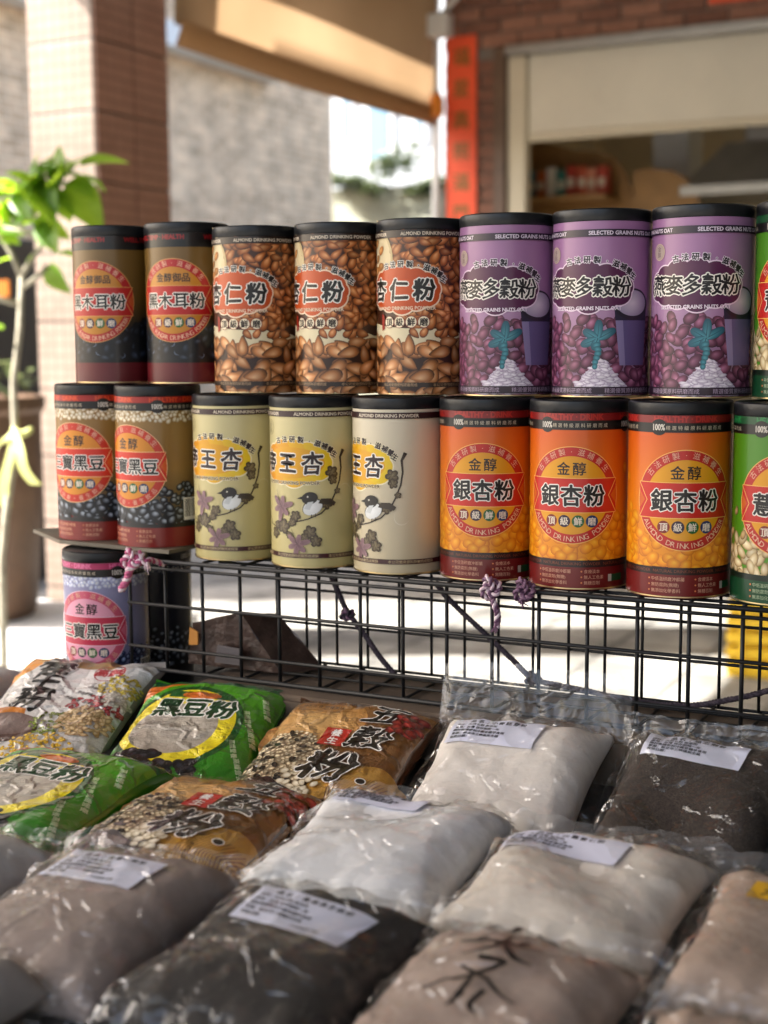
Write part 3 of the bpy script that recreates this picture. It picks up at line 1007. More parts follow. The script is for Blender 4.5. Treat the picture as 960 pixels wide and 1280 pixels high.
def top_bands(P, cred, clet, hundred=True, cx=0):
    band(P, 165.5, 172.6, cred)
    for k in (-1, 0, 1):
        P.text('HEALTHY · DRINK', cx + k * 82, 169.2, 8.0, clet, bold=0.35, wide=0.95)
    band(P, 156.5, 165.6, hx('120d0c'))
    for k in (-1, 0, 1):
        x = cx - 26 + k * 86
        if hundred:
            P.ellipse(x, 161.5, 8.2, 7.6, hx('120d0c'))
            P.text('100%', x, 161.5, 8.2, hx('d8d2c8'), bold=0.2, wide=0.72)
        P.text('精選特級原料研磨而成', x + 34, 161.0, 4.4, hx('c9bda8'), pitch=5.6)

def emblem(P, cx, cy, title, lower, ring, inner, ribbon, edge, sub='金醇', cjk_lower=False, letter=INK):
    ro, ri = 47.0, 38.2
    P.ellipse(cx, cy, ro + 0.8, ro + 0.8, edge, n=72)
    P.ellipse(cx, cy, ro, ro, ring, n=72)
    P.ellipse(cx, cy, ri, ri, inner, n=72)
    hb = 16.4
    w = ro * 0.985
    P.poly([(cx - w, cy - hb - .7), (cx + w, cy - hb - .7), (cx + w, cy + hb + .7), (cx - w, cy + hb + .7)], edge)
    P.poly([(cx - w, cy - hb), (cx + w, cy - hb), (cx + w, cy + hb), (cx - w, cy + hb)], ribbon)
    for s in (-1, 1):
        P.stroke([(cx + s * w, cy + hb), (cx + s * (w - 9), cy), (cx + s * w, cy - hb)], 0.8, edge)
        P.poly([(cx + s * (w + .2), cy + hb * .55), (cx + s * (w - 6.5), cy), (cx + s * (w + .2), cy - hb * .55)][::s], mixc(ribbon, inner, 0.35))
    P.text(sub, cx, cy + 26.0, 13.5 if len(sub) == 2 else 10.5, hx('2a1c14'), bold=0.25, pitch=15.5 if len(sub) == 2 else 10.6)
    n = len(title)
    pt = {3: 22.5, 4: 19.0}[n]
    P.text(title, cx, cy, 21.5 if n == 3 else 19, letter, bold=0.62 if n == 3 else .45, outline=WHT, ow=1.0, pitch=pt, wob=0.3)
    for i, (ch, c) in enumerate(zip('頂級鮮磨', ('8c2f22', '3d2440', '1f6a34', '26406e'))):
        x = cx - 20 + i * 13.4
        P.ellipse(x, cy - 25.2, 6.0, 6.0, hx(c), n=24)
        P.text(ch, x, cy - 25.2, 8.4, hx('e8dccb'), bold=0.15)
    P.arc_text('古法研製·滋補養生', cx, cy, 42.6, 7.2, hx('e6b9a0'), 148, 32)
    if cjk_lower:
        P.arc_text('頂級研磨・養生飲品', cx, cy, 42.6, 6.4, hx('e6b9a0'), 215, 325, True)
    else:
        P.arc_text(lower, cx, cy, 42.6, 7.4, hx('e6c0a4'), 206, 334, True)

def lbl_ginkgo():
    P = Print()
    band(P, 0, 30, hx('7a1d1c'))
    band(P, 30, 95, hx('e8a01c'), hx('e2881c'))
    band(P, 95, 157, hx('e2881c'), hx('d8681c'))
    P.seeds((-HALF, 32, HALF, 78), 11, 6.6, 5.2, hx('e79a1a'), hx('cf7a12'), hx('f4bc3c'), vmin=28, vary=0.08)
    for x, y in ((-70, 112), (62, 118), (70, 96), (-62, 84), (84, 108)):
        P.seed(x, y, 4.2, 6.2, 0.2, hx('e79a1a'), hx('d08014'), hx('f0b840'))
    band(P, 22.5, 29.5, hx('2a0f0d'))
    for k in (-1, 0, 1):
        P.text('NATURAL DRINKING POWDER', k * 62, 26, 4.2, hx('8a4a30'))
    band(P, 0, 22.5, hx('7a1d1c'))
    top_bands(P, hx('8c1f1e'), hx('b5352c'))
    emblem(P, 0, 93, '銀杏粉', 'ALMOND DRINKING POWDER', hx('c22c22'), hx('e2a51c'), hx('cc2f1f'), hx('f0c070'))
    small_copy(P, 0, hx('d8a890'))
    P.rect(38, 8, 56, 15, hx('1f5a34')); P.rect(38, 8, 42, 15, hx('c9c4b4'))
    return P

def lbl_coix():
    P = Print()
    band(P, 0, 30, hx('0d4a2c'))
    band(P, 30, 157, hx('5c9a1c'), hx('55911c'))
    P.seeds((-HALF, 26, HALF, 74), 9.5, 7.2, 4.2, hx('d8c49a'), hx('8a6a3c'), hx('f0e6c8'), vmin=24, test=lambda x, y: y < 66 + 8 * math.sin(x * 0.13), rot=lambda: rng.uniform(-1.6, 1.6))
    P.seeds((-HALF, 74, HALF, 100), 24, 5, 3.2, hx('c9a878'), hx('7a5a34'), hx('e0c89a'), jit=.5)
    band(P, 22.5, 28, hx('0a2a1a'))
    band(P, 0, 22.5, hx('0f5232'))
    top_bands(P, hx('145a34'), hx('2a8a50'))
    emblem(P, 0, 93, '薏仁粉', 'ALMOND DRINKING POWDER', hx('c0281f'), hx('e2a51c'), hx('c8291f'), hx('f0c070'))
    small_copy(P, 0, hx('b8c8a8'))
    return P

def lbl_bean(pal):
    P = Print()
    c = pal
    band(P, 0, 30, c['foot'])
    band(P, 30, 90, c['bg2'], c['bg'])
    band(P, 90, 157, c['bg'], c['bg'])
    P.seeds((-HALF, 146, HALF, 158), 5.4, 3.4, 2.5, c['hibean'], c['bg'], WHT, vary=0.15)
    P.seeds((-HALF, 30, HALF, 76), 8.6, 5.2, 4.0, c['bean'], c['rim'], c['shine'], vmin=24, test=lambda x, y: y < 70 + 4 * math.sin(x * .2), rot=lambda: rng.uniform(-1, 1))
    P.seeds((-HALF, 27, HALF, 44), 11.5, 7.4, 5.4, c['bean'], c['rim'], c['shine'], vmin=22, rot=lambda: rng.uniform(-1, 1))
    band(P, 22.5, 27, hx('14100f'))
    band(P, 0, 22.5, c['foot'])
    top_bands(P, c['red'], c['let'], True, -22)
    P.rect(66, 30, 84, 56, WHT)
    for k in range(14):
        P.rect(67.5 + k * 1.1, 34, 67.5 + k * 1.1 + rng.choice((.35, .6, .8)), 54.5, INK)
    emblem(P, 0, 93, '三寶黑豆', '', c['ring'], c['inner'], c['ribbon'], c['edge'], cjk_lower=True)
    small_copy(P, 0, hx('e0a888'))
    return P

def lbl_fungus():
    P = Print()
    band(P, 0, 27, hx('6e1723'))
    band(P, 27, 60, hx('14161c'), hx('1c1c20'))
    band(P, 60, 100, hx('1c1c20'), hx('6e5527'))
    band(P, 100, 157, hx('6e5527'), hx('7d6230'))
    for k in range(120):
        x, y = rng.uniform(-HALF, HALF), rng.uniform(30, 78) - 0
        y = min(y, 62 + 14 * (0.5 + 0.5 * math.sin(x * 0.11)))
        a = rng.uniform(4, 9)
        g = rng.uniform(.5, 1.3)
        P.seed(x, y, a, a * rng.uniform(.4, .75), rng.uniform(-1.5, 1.5), tuple(q * g for q in hx('20242e')[:3]) + (1,), hx('0c0d12'), tuple(q * g for q in hx('4a5262')[:3]) + (1,), vmin=28)
    for k in range(40):
        x, y = rng.uniform(-HALF, HALF), rng.uniform(32, 62)
        t0 = rng.uniform(0, 6)
        P.stroke([(x + 5 * math.cos(t0 + .35 * i), y + 3.2 * math.sin(t0 + .35 * i)) for i in range(7)], [0.2, .6, .9, 1, .8, .5, .2], hx('76839a'))
    band(P, 24.5, 27.5, hx('10090b'))
    band(P, 0, 24.5, hx('6e1723'))
    band(P, 163, 172.6, hx('1c0f10'))
    for k in (-1, 0, 1):
        P.text('WELL.TEMP · HEALTH', k * 92 - 20, 168, 7.2, hx('9a1f24'), bold=0.4)
    band(P, 156.5, 163.2, hx('0f0b0b'))
    emblem(P, 0, 96, '黑木耳粉', 'BLACK FUNGAR DRINKING POWDER', hx('b5252a'), hx('c48a2e'), hx('b81f1f'), hx('d9a86a'), '金醇御品')
    return P

def cloud(P, cx, cy, w, h, col, edge, ew=1.6, col2=None):
    rg = random.Random(3)
    ds = []
    n = 13
    for k in range(n):
        t = 2 * math.pi * k / n
        ds.append((cx + w * 0.40 * math.cos(t), cy + h * 0.30 * math.sin(t), h * rg.uniform(0.20, 0.27)))
    for x, y, r_ in ds:
        P.ellipse(x, y, r_ * 1.15 + ew, r_ + ew, edge, n=24, dz=.5)
    P.ellipse(cx, cy, w * .44 + ew, h * .36 + ew, edge, n=40)
    for x, y, r_ in ds:
        c = mixc(col, col2, min(1, max(0, (x - cx) / w + .5))) if col2 else col
        P.ellipse(x, y, r_ * 1.15, r_, c, n=24, dz=.5)
    P.ellipse(cx, cy, w * .44, h * .36, mixc(col, col2, .4) if col2 else col, n=40)

def arc_words(P, cx, cy, col, out=WHT):
    for i, ch in enumerate('古法研製·滋補養生'):
        t = R(112 - i * 11.5)
        x, y = cx + 2 + 50 * math.cos(t), cy + 4 + 25.5 * math.sin(t) ** .9
        P.text(ch, x, y, 7.4, col, bold=.3, outline=out, ow=.5, rot=(t - math.pi / 2) * .45)

def lbl_almond():
    P = Print()
    AL, AR, AH = hx('b06a34'), hx('3a1a08'), hx('e0ac78')
    band(P, 0, 62, hx('3a1c0d'))
    band(P, 62, 172.5, hx('4a2511'))
    P.ellipse(-46, 142, 36, 44, hx('d9c8a0'), n=40, col_c=hx('e8dcc0'))
    P.seeds((-HALF, 76, HALF, 170), 10.4, 8.8, 4.9, AL, AR, AH, test=lambda x, y: (x > -8 + (165 - y) * 0.12 or x < -95), vary=.32, point=0.6)
    P.seeds((-72, 118, -16, 165), 17, 6.5, 4.2, hx('b8814a'), hx('8a5a2c'), hx('d8ac74'), test=lambda x, y: True, jit=.4)
    P.ring(-46, 142, 36, 39, hx('c8b48a'), n=40)
    P.poly([(-HALF, 52)] + [(x, 76 - 6 * math.sin((x + 40) * .024) - (0.0045 * max(0, x - 28) ** 2 if x < 80 else 12)) for x in range(-150, 151, 6)] + [(HALF, 52)], hx('ded3b4'))
    P.seeds((20, 66, 66, 84), 11, 7.8, 5, AL, AR, AH, vary=.3, point=0.6)
    P.seeds((-HALF, 3, HALF, 54), 13.5, 12.0, 6.8, hx('c08450'), AR, hx('ecc498'), vmin=.6, vary=.28, rot=lambda: rng.uniform(-1.0, 4.0), point=0.6)
    cloud(P, 0, 111, 86, 46, hx('c65a1e'), hx('f0d9c0'))
    P.text('杏仁粉', 0, 111, 24, INK, bold=.9, outline=WHT, ow=1.2, pitch=28.5, wob=.8, shear=.08)
    arc_words(P, 0, 108, INK)
    P.text('ALMOND DRINKING POWDER', 4, 91.5, 5.2, hx('f0d9c0'), bold=.12)
    for i, ch in enumerate('頂級鮮磨'):
        x = -12 + i * 13.2
        P.ellipse(x, 77, 6.4, 6.4, hx('8a2a18'), n=24)
        P.ellipse(x, 77, 5.8, 5.8, hx('efe2c8'), n=24)
        P.text(ch, x, 77, 8.8, hx('2a140c'), bold=.3)
    P.poly([(-24, 68), (-19.5, 70), (-19.5, 84), (-24, 86)], hx('a8301c'))
    band(P, 8.5, 13.5, hx('2e180d'))
    for k in range(-2, 3):
        P.text('本公司使用原料研磨而成', k * 58, 11, 3.8, hx('b89a78'))
    band(P, 165, 172.6, hx('2e180d'))
    for k in (-1, 0):
        P.text('ALMOND DRINKING POWDER', k * 88 + 38, 168.7, 5.0, hx('d8cbb8'), bold=.12)
    return P

def petal(P, x, y, l, w, rot, col, col_c):
    cr, sr = math.cos(rot), math.sin(rot)
    n = 12
    pts = [(0, 0)] + [(l * (0.5 - 0.5 * math.cos(math.pi * k / n)), w * math.sin(math.pi * k / n) ** .8) for k in range(n + 1)] + [(l * (0.5 - 0.5 * math.cos(math.pi * k / n)), -w * math.sin(math.pi * k / n) ** .8) for k in range(n, -1, -1)]
    pts = [(x + p[0] * cr - p[1] * sr, y + p[0] * sr + p[1] * cr) for p in pts]
    P.add(pts, [(0, i, i + 1) for i in range(1, len(pts) - 1)], [col_c] + [col] * (len(pts) - 1))

def lbl_apricot(bg, bg2):
    P = Print()
    band(P, 0, 172.6, bg, bg2)
    for k in range(16):
        x, y = rng.uniform(-HALF, HALF), rng.uniform(20, 160)
        t0 = rng.uniform(0, 6)
        P.stroke([(x + 8 * math.cos(t0 + .4 * i), y + 8 * math.sin(t0 + .4 * i)) for i in range(9)], [.2, .5, .8, 1, 1, 1, .8, .5, .2], mixc(bg2, WHT, .10))
    for r0, r1 in ((7.6, 8.2), (5.6, 6)):
        P.ring(-34, 151, r0, r1, hx('8a8062'), n=32)
    P.text('金醇', -34, 151, 5.4, hx('7a7054'), pitch=5.4, vert=True)
    cloud(P, 0, 114, 88, 47, hx('d98a1e'), hx('efe6c8'), 1.3, hx('e8cf2a'))
    P.text('帝王杏', -4, 114, 24, hx('2c0f1c'), bold=.7, outline=WHT, ow=1.1, pitch=29, wob=.8, shear=.06)
    arc_words(P, 0, 110, hx('2c1418'), hx('efe6c8'))
    P.text('ALMOND DRINKING POWDER', -2, 92.5, 5.0, hx('4a2a20'), bold=.1, outline=hx('e8dcb8'), ow=.4)
    BR = hx('3a2a1c')
    br_ = [(60, 128), (56, 120), (57, 108), (55, 95), (50, 82), (44, 70), (34, 60), (20, 54), (4, 50), (-10, 47), (-24, 44), (-34, 46), (-42, 56), (-46, 66)]
    P.stroke(br_, [4, 2.6, 1.9, 1.7, 1.7, 1.6, 1.5, 1.4, 1.3, 1.2, 1.1, 1, .8, .4], BR)
    for x, y, s in ((46, 104, 1.2), (47, 96, .9), (-24, 37, 1.1), (-10, 45, 1.4), (-20, 46, .8), (6, 57, 1.0), (2, 50, .8), (22, 40, 1.2), (28, 30, 1.1), (16, 34, .8), (40, 70, 1), (-2, 36, .7), (52, 84, .6)):
        for k in range(5):
            a = 1.257 * k + x
            petal(P, x, y, 6.2 * s, 2.5 * s, a, BR, hx('8a7a5c'))
            petal(P, x, y, 4.6 * s, 1.2 * s, a + .15, hx('6e6248'), hx('94886a'))
    for x, y, s in ((-12, 66, 1.25), (8, 26, 1.15)):
        for k in range(6):
            petal(P, x, y, (10 if k % 2 else 13) * s, 2.6 * s, 1.05 * k + .3, hx('9a7c80'), hx('6a4a54'))
        P.stroke([(x, y), (x - 4 * s, y + 8 * s), (x - 6 * s, y + 15 * s)], [.8, .6, .3], BR)
    # bird: body, wing, tail, head, bill, eye
    P.ellipse(25, 67, 11.5, 8, hx('3a3028'), 0.5)
    P.ellipse(25, 66.5, 10.8, 7.6, hx('dfe0de'), 0.5, col_c=hx('eceeee'))
    P.poly([(31, 71), (48, 68), (50, 71.5), (44, 76), (34, 76)], hx('4a4034'))
    P.ellipse(22, 76.5, 8.6, 6.6, hx('241c18'), 0.2)
    P.poly([(15.5, 79), (8, 76), (15.5, 74.8)], hx('241c18'))
    P.poly([(16, 65), (20, 72), (26, 73), (22, 64)], hx('cfd2d2'))
    P.ellipse(20, 78, 1.0, 1.0, hx('d8d4c8'), n=10)
    P.stroke([(24, 59), (23, 55)], .8, BR); P.stroke([(28, 60), (28, 56)], .8, BR)
    band(P, 11.5, 16.5, hx('4a1c22'))
    for k in range(-2, 3):
        P.text('本公司使用原料研磨而成精製', k * 60 + 6, 14, 3.8, hx('c9b890'))
    band(P, 163.2, 169.6, hx('3a171c'))
    for k in (-1, 0):
        P.text('ALMOND DRINKING POWDER', k * 88 + 40, 166.3, 4.9, hx('e0d4c0'), bold=.1)
    return P

def lbl_oat():
    P = Print()
    band(P, 0, 90, hx('7a5a78'), hx('b28eb0'))
    band(P, 90, 172.6, hx('ae86ac'), hx('a67ca4'))
    P.seeds((-HALF, 4, HALF, 82), 11.5, 7.8, 5.2, hx('7a4460'), hx('3a1a30'), hx('b27a96'), vmin=.6, vary=.25, test=lambda x, y: y < 80 + 4 * math.sin(x * .2))
    # cup
    P.poly([(30, 88), (70, 88), (66, 32), (36, 32)], hx('6f6390'))
    P.poly([(30, 88), (38, 88), (42, 32), (36, 32)], hx('9488ae'))
    P.poly([(30, 88), (70, 88), (69, 76), (31, 76)], hx('332c48'))
    P.ellipse(50, 92, 21, 15.5, hx('2c2438'), n=40)
    P.ellipse(50, 93, 18.4, 12.6, hx('a89cb4'), n=40, col_c=hx('d8ccd8'))
    # oat flakes and cream
    P.poly([(-16, 3), (50, 3), (44, 12), (33, 22), (22, 36), (14, 38), (4, 26), (-8, 12)], hx('cdbfd0'))
    for k in range(150):
        y = 4 + 33 * rng.random() ** 1.4
        x = 16 + (34 - y * .85) * rng.uniform(-1, 1)
        g = rng.uniform(.8, 1.0)
        f = lambda c: tuple(q * g for q in hx(c)[:3]) + (1,)
        P.seed(x, y, rng.uniform(2.6, 6.5), rng.uniform(1.3, 2.4), rng.uniform(-.4, .4), f('e6dce8'), f('a592ae'), f('fbf7fb'), n=9)
    # teal ribbon flower
    for k, (l, r_) in enumerate(((20, .5), (19, 1.5), (17, 2.6), (18, 3.5), (12, 4.4))):
        petal(P, 14, 58, l, 4.4, r_, hx('24586c'), hx('58a2ae'))
        P.stroke([(14, 58), (14 + .8 * l * math.cos(r_), 58 + .8 * l * math.sin(r_))], [.8, .2], hx('1c4656'))
    for k in range(6):
        P.ellipse(13 + math.sin(k) * 1.5, 52 - k * 4.2, 4.2 - k * .3, 3.0, hx('286474'), .3 * (-1) ** k, n=16, col_c=hx('5aa4b0'))
    for r0, r1 in ((9.2, 10), (7, 7.5)):
        P.ring(-38, 141, r0 * .8, r1 * .8, hx('d8c8a8'), n=32)
    P.ellipse(-38, 141, 7.2, 7.2, hx('b8a8a0'), n=24)
    P.text('金醇', -38, 141, 5.4, hx('6a5060'), pitch=5.4, vert=True)
    cloud(P, 0, 109, 96, 46, hx('5e2452'), hx('e8d4e4'), 1.3)
    P.text('燕麥多穀粉', 0, 109, 20.5, hx('17101a'), bold=.45, outline=WHT, ow=1.15, pitch=18.6, wob=.7, shear=.08)
    arc_words(P, 0, 106, hx('241424'), hx('f0e6f0'))
    P.text('SELECTED GRAINS NUTS OAT', 2, 88, 5.2, hx('ece0ec'), bold=.15)
    band(P, 3.5, 11, hx('3a2438'))
    for k in (-1, 0, 1, 2):
        P.text('精選優質原料研磨而成', k * 66 - 18, 7.2, 5.4, hx('bba8bc'))
    band(P, 157.5, 164.5, hx('34203a'))
    for k in (-1, 0):
        P.text('SELECTED GRAINS NUTS OAT', k * 96 + 40, 161, 5.3, hx('e0d4e2'), bold=.15)
    return P

BEAN = dict(foot=hx('8e2a20'), bg=hx('9a7a44'), bg2=hx('3a352c'), hibean=hx('d9ccb0'), bean=hx('1e232c'), rim=hx('08090c'), shine=hx('b4bcc6'), red=hx('a8281c'), let=hx('d9582c'), ring=hx('c8391f'), inner=hx('d9942a'), ribbon=hx('d23a1c'), edge=hx('f0cc9a'))
PINKB = dict(foot=hx('9a3a5c'), bg=hx('9a98b8'), bg2=hx('4a4a68'), hibean=hx('c8d0e8'), bean=hx('2c3a60'), rim=hx('101830'), shine=hx('b4c4e4'), red=hx('b8386c'), let=hx('e078a4'), ring=hx('d0607a'), inner=hx('e6a8bc'), ribbon=hx('c8405c'), edge=hx('f0d0dc'))
NAVY = dict(BEAN, bg=hx('2c2e3a'), bg2=hx('14151c'), foot=hx('1c1c26'), hibean=hx('4a5068'), red=hx('2a2430'), let=hx('4a4454'))
M['print'] = material('printed_label', rough=0.34, attr='Col', spec=0.4, coat=0.3)
M['lid'] = material('black_lid', (0.008, 0.009, 0.011, 1), 0.34, spec=0.35, bump=0.05, bump_scale=140)
M['tin'] = material('gold_tin', (0.55, 0.42, 0.22, 1), 0.3, 0.9)
M['tubeboard'] = material('tube_board', (0.30, 0.24, 0.16, 1), 0.6)

PROTO = {}
def can_meshes():
    t = thing('x', 'x', 'x')
    lid = lathe('lid', [(0, CH - 0.0018), (0.0455, CH - 0.0018), (0.0463, CH - 0.0004), (0.0480, CH), (0.0496, CH - 0.0012), (0.0500, CH - 0.004), (0.0500, CH - 0.0115), (0.0496, CH - 0.0122), (0.0490, CH - 0.0122)], M['lid'], t, 72)
    rim = lathe('base_rim', [(0.0470, 0.0022), (0.0478, 0.0), (0.0494, 0.0), (0.0500, 0.0009), (0.0499, 0.0019), (0.0488, 0.0024)], M['tin'], t, 72)
    body = lathe('tube_body', [(0, 0.0025), (0.0468, 0.0025), (0.0489, 0.0026), (0.0489, CH - 0.0125), (0, CH - 0.0125)], M['tubeboard'], t, 72)
    r = (lid.data, rim.data, body.data)
    for o in (lid, rim, body, t):
        bpy.data.objects.remove(o)
    return r
LID, RIM, BODY = can_meshes()
LBL = {}
for key, P in (('ginkgo', lbl_ginkgo), ('coix', lbl_coix), ('bean', lambda: lbl_bean(BEAN)), ('pink', lambda: lbl_bean(PINKB)), ('navy', lambda: lbl_bean(NAVY)), ('fungus', lbl_fungus), ('almond', lbl_almond), ('apricot', lambda: lbl_apricot(hx('c6ba86'), hx('d0c69a'))), ('apricot_pale', lambda: lbl_apricot(hx('cabd9e'), hx('d8cfba'))), ('oat', lbl_oat)):
    pr_ = P()
    pr_.C = [tuple(q ** 1.17 for q in c[:3]) + (1,) for c in pr_.C]      # ink density of the printed labels
    me = pr_.build('printed_label', can_fn, 5.0)
    me.materials.append(M['print'])
    LBL[key] = me

def canister(kind, s, n, z, emb, label, group):
    c = CAMP[:2] - np.array([s, n])
    rz = math.atan2(c[0], -c[1]) + R(emb)
    t = thing('powder_canister', label, 'canister', (s, n, z), rz, group)
    for nm, me in (('tube_body', BODY), ('printed_label', LBL[kind]), ('lid', LID), ('base_rim', RIM)):
        link(bpy.data.objects.new(nm, me), t)
    return t

TOPZ = 1.0525          # wires of the rack top
ZB = 1.064             # board under the two bean canisters
TAB = 0.873            # table top
G = 0.0006
up0 = TOPZ + 0.003 + CH + G
upB = ZB + G + CH + G
U = 'canisters in the upper row'
Lw = 'canisters in the lower row'
canister('fungus', -0.0859, 0.100, upB, -30, 'bronze black fungus powder canister at the end of the upper row above the board', U)
canister('fungus', 0.0159, 0.1067, upB, -21, 'bronze black fungus powder canister beside the almond canisters', U)
canister('almond', 0.1201, 0.0941, up0, -34, 'almond powder canister with nut photograph beside the black fungus canister', U)
canister('almond', 0.2225, 0.103, up0, -42, 'almond powder canister with nut photograph, middle of the three', U)
canister('almond', 0.324, 0.105, up0, -31, 'almond powder canister with nut photograph beside the purple oat canister', U)
canister('oat', 0.4255, 0.0969, up0, -19, 'purple oat and grain canister next to the almond canister', U)
canister('oat', 0.5266, 0.1016, up0, -20, 'purple oat and grain canister between two other purple canisters', U)
canister('oat', 0.628, 0.108, up0, -11, 'purple oat and grain canister beside the green canister', U)
canister('coix', 0.730, 0.108, up0, -13, 'green coix seed canister next to the purple oat canister in the upper row', U)
lo0 = TOPZ + 0.003
canister('bean', -0.099, 0.075, ZB + G, -36, 'tan black bean canister at the end of the board', Lw)
canister('bean', 0.002, 0.060, ZB + G, -45, 'tan black bean canister on the board beside the cream apricot canister', Lw)
canister('apricot', 0.1095, 0.0618, lo0, -37, 'cream apricot kernel canister with bird painting beside the bean canister', Lw)
canister('apricot', 0.2165, 0.054, lo0, -33, 'cream apricot kernel canister with bird painting, middle of the three', Lw)
canister('apricot_pale', 0.3185, 0.056, lo0, -62, 'paler cream apricot canister with bird painting beside the orange canister', Lw)
canister('ginkgo', 0.4195, 0.060, lo0, -6, 'orange ginkgo powder canister next to the cream canister', Lw)
canister('ginkgo', 0.522, 0.053, lo0, -9, 'orange ginkgo powder canister between two other orange canisters', Lw)
canister('ginkgo', 0.6245, 0.050, lo0, 7, 'orange ginkgo powder canister beside the green canister', Lw)
canister('coix', 0.7265, 0.050, lo0, 2, 'green coix seed canister beside the orange canister on the wire rack', Lw)
canister('pink', -0.058, 0.030, TAB + G, -29, 'pink and lilac black bean canister standing on the table under the board', 'canisters on the table')
canister('navy', -0.070, 0.136, TAB + G, -150, 'dark navy black bean canister turned away behind the wire panel', 'canisters on the table')

# ------------------------------------------------------------------ the stall: table, ledge, wire rack
M['table_cloth'] = material('table_cloth', (0.022, 0.021, 0.022, 1), 0.75, noise_scale=30, noise_amt=0.25, bump=0.15, bump_scale=200)
M['cardboard'] = material('cardboard', (0.13, 0.09, 0.06, 1), 0.85, noise_scale=12, noise_amt=0.2)
M['ply'] = material('pale_board', (0.15, 0.125, 0.09, 1), 0.6, noise_scale=9, noise_amt=0.15)
M['wire'] = material('black_wire', (0.010, 0.010, 0.011, 1), 0.5, spec=0.35)
table = thing('stall_table', 'market stall table under a black cloth', 'table')
box('table_top', (-0.26, -1.05, TAB - 0.03), (1.45, 0.30, TAB), M['table_cloth'], table, 0.004)
for x in (-0.22, 1.36):
    for y in (-1.0, 0.24):
        box('leg', (x, y, 0.006), (x + 0.045, y + 0.045, TAB - 0.031), M['steel'], table, 0.004)
ledge = thing('cardboard_ledge', 'flat brown cardboard box under the wire rack', 'box')
box('carton', (0.105, -0.028, TAB + 0.0005), (1.08, 0.112, TOPZ - 0.1285), M['cardboard'], ledge, 0.003)
box('flap', (0.105, -0.034, TAB + 0.004), (1.08, -0.0285, TOPZ - 0.134), M['cardboard'], ledge)

rack = thing('wire_rack', 'black wire grid rack carrying the canisters', 'rack')
def wire(p0, p1, r_=0.0019):
    tube('wire', [p0, p1], r_, M['wire'], rack, 8)
XE = 1.05
YB = 0.102
zt, zb_ = TOPZ, TOPZ - 0.125
for i in range(22):
    x = i * 0.05
    wire((x, 0, zb_), (x, 0, zt), 0.0021)
    if i >= 2:
        wire((x, 0.003, zt + 0.0012), (x, YB, zt + 0.0012), 0.0017)
        wire((x, 0.003, zb_ - 0.001), (x, YB, zb_ - 0.001), 0.0017)
for z, r_ in ((zt, 0.0026), (zt - 0.008, 0.0019), (zt - 0.05, 0.0019), (zt - 0.10, 0.0019), (zb_, 0.0026)):
    wire((0 if z > zb_ + .01 else 0.0, -0.0042, z), (XE, -0.0042, z), r_)
xb = 0.135
while xb < XE:
    wire((xb, YB, zb_), (xb, YB, zt), 0.0017)
    xb += 0.04
for z in (zt, zt - 0.04, zt - 0.08, zb_):
    wire((0.135, YB + 0.0036, z), (XE, YB + 0.0036, z), 0.0017)
for y in (0.035, 0.07):
    wire((0.10, y, zt - 0.0024), (XE, y, zt - 0.0024), 0.0018)
    wire((0.10, y, zb_ + 0.0026), (XE, y, zb_ + 0.0026), 0.0018)
bd = thing('shelf_board', 'thin pale board under the two black bean canisters', 'board')
V_ = [(-0.215, 0.085), (-0.120, 0.022), (0.05, 0.008), (0.055, 0.16), (-0.14, 0.17)]
bm = bmesh.new()
f = bm.faces.new([bm.verts.new((x, y, TAB + CH + 2 * G + 0.0004)) for x, y in V_])
ex = bmesh.ops.extrude_face_region(bm, geom=[f])
for v in ex['geom']:
    if isinstance(v, bmesh.types.BMVert):
        v.co.z = ZB
bmesh.ops.recalc_face_normals(bm, faces=bm.faces)
mesh_obj('board', bm_mesh('board', bm), M['ply'], bd)

# ropes
def rope_mat(name, c1, c2, scale=260):
    m = bpy.data.materials.new(name)
    m.use_nodes = True
    nt = m.node_tree
    b = nt.nodes['Principled BSDF']
    b.inputs['Roughness'].default_value = 0.8
    tc = nt.nodes.new('ShaderNodeTexCoord')
    w = nt.nodes.new('ShaderNodeTexNoise'); w.inputs['Scale'].default_value = scale
    r_ = nt.nodes.new('ShaderNodeValToRGB')
    r_.color_ramp.elements[0].color = c1; r_.color_ramp.elements[0].position = .42
    r_.color_ramp.elements[1].color = c2; r_.color_ramp.elements[1].position = .58
    nt.links.new(tc.outputs['Object'], w.inputs['Vector']); nt.links.new(w.outputs['Fac'], r_.inputs[0]); nt.links.new(r_.outputs[0], b.inputs['Base Color'])
    return m
M['rope_pink'] = rope_mat('rope_pink', hx('b8547c'), hx('c46a8e'))
M['rope_white'] = rope_mat('rope_white', hx('e6d2d8'), hx('d4b8c4'))
M['rope_purple'] = rope_mat('rope_purple', hx('5c3a54'), hx('8a6a80'))
M['cord'] = rope_mat('cord_dark', hx('2c2430'), hx('453a44'))

def smooth_path(pts, n=12):
    P = [np.array(p, float) for p in pts]
    P = [2 * P[0] - P[1]] + P + [2 * P[-1] - P[-2]]
    o = []
    for i in range(1, len(P) - 2):
        for k in range(n):
            t = k / n
            o.append(0.5 * (2 * P[i] + (P[i + 1] - P[i - 1]) * t + (2 * P[i - 1] - 5 * P[i] + 4 * P[i + 1] - P[i + 2]) * t * t + (3 * P[i] - P[i - 1] - 3 * P[i + 1] + P[i + 2]) * t ** 3))
    o.append(P[-2])
    return o

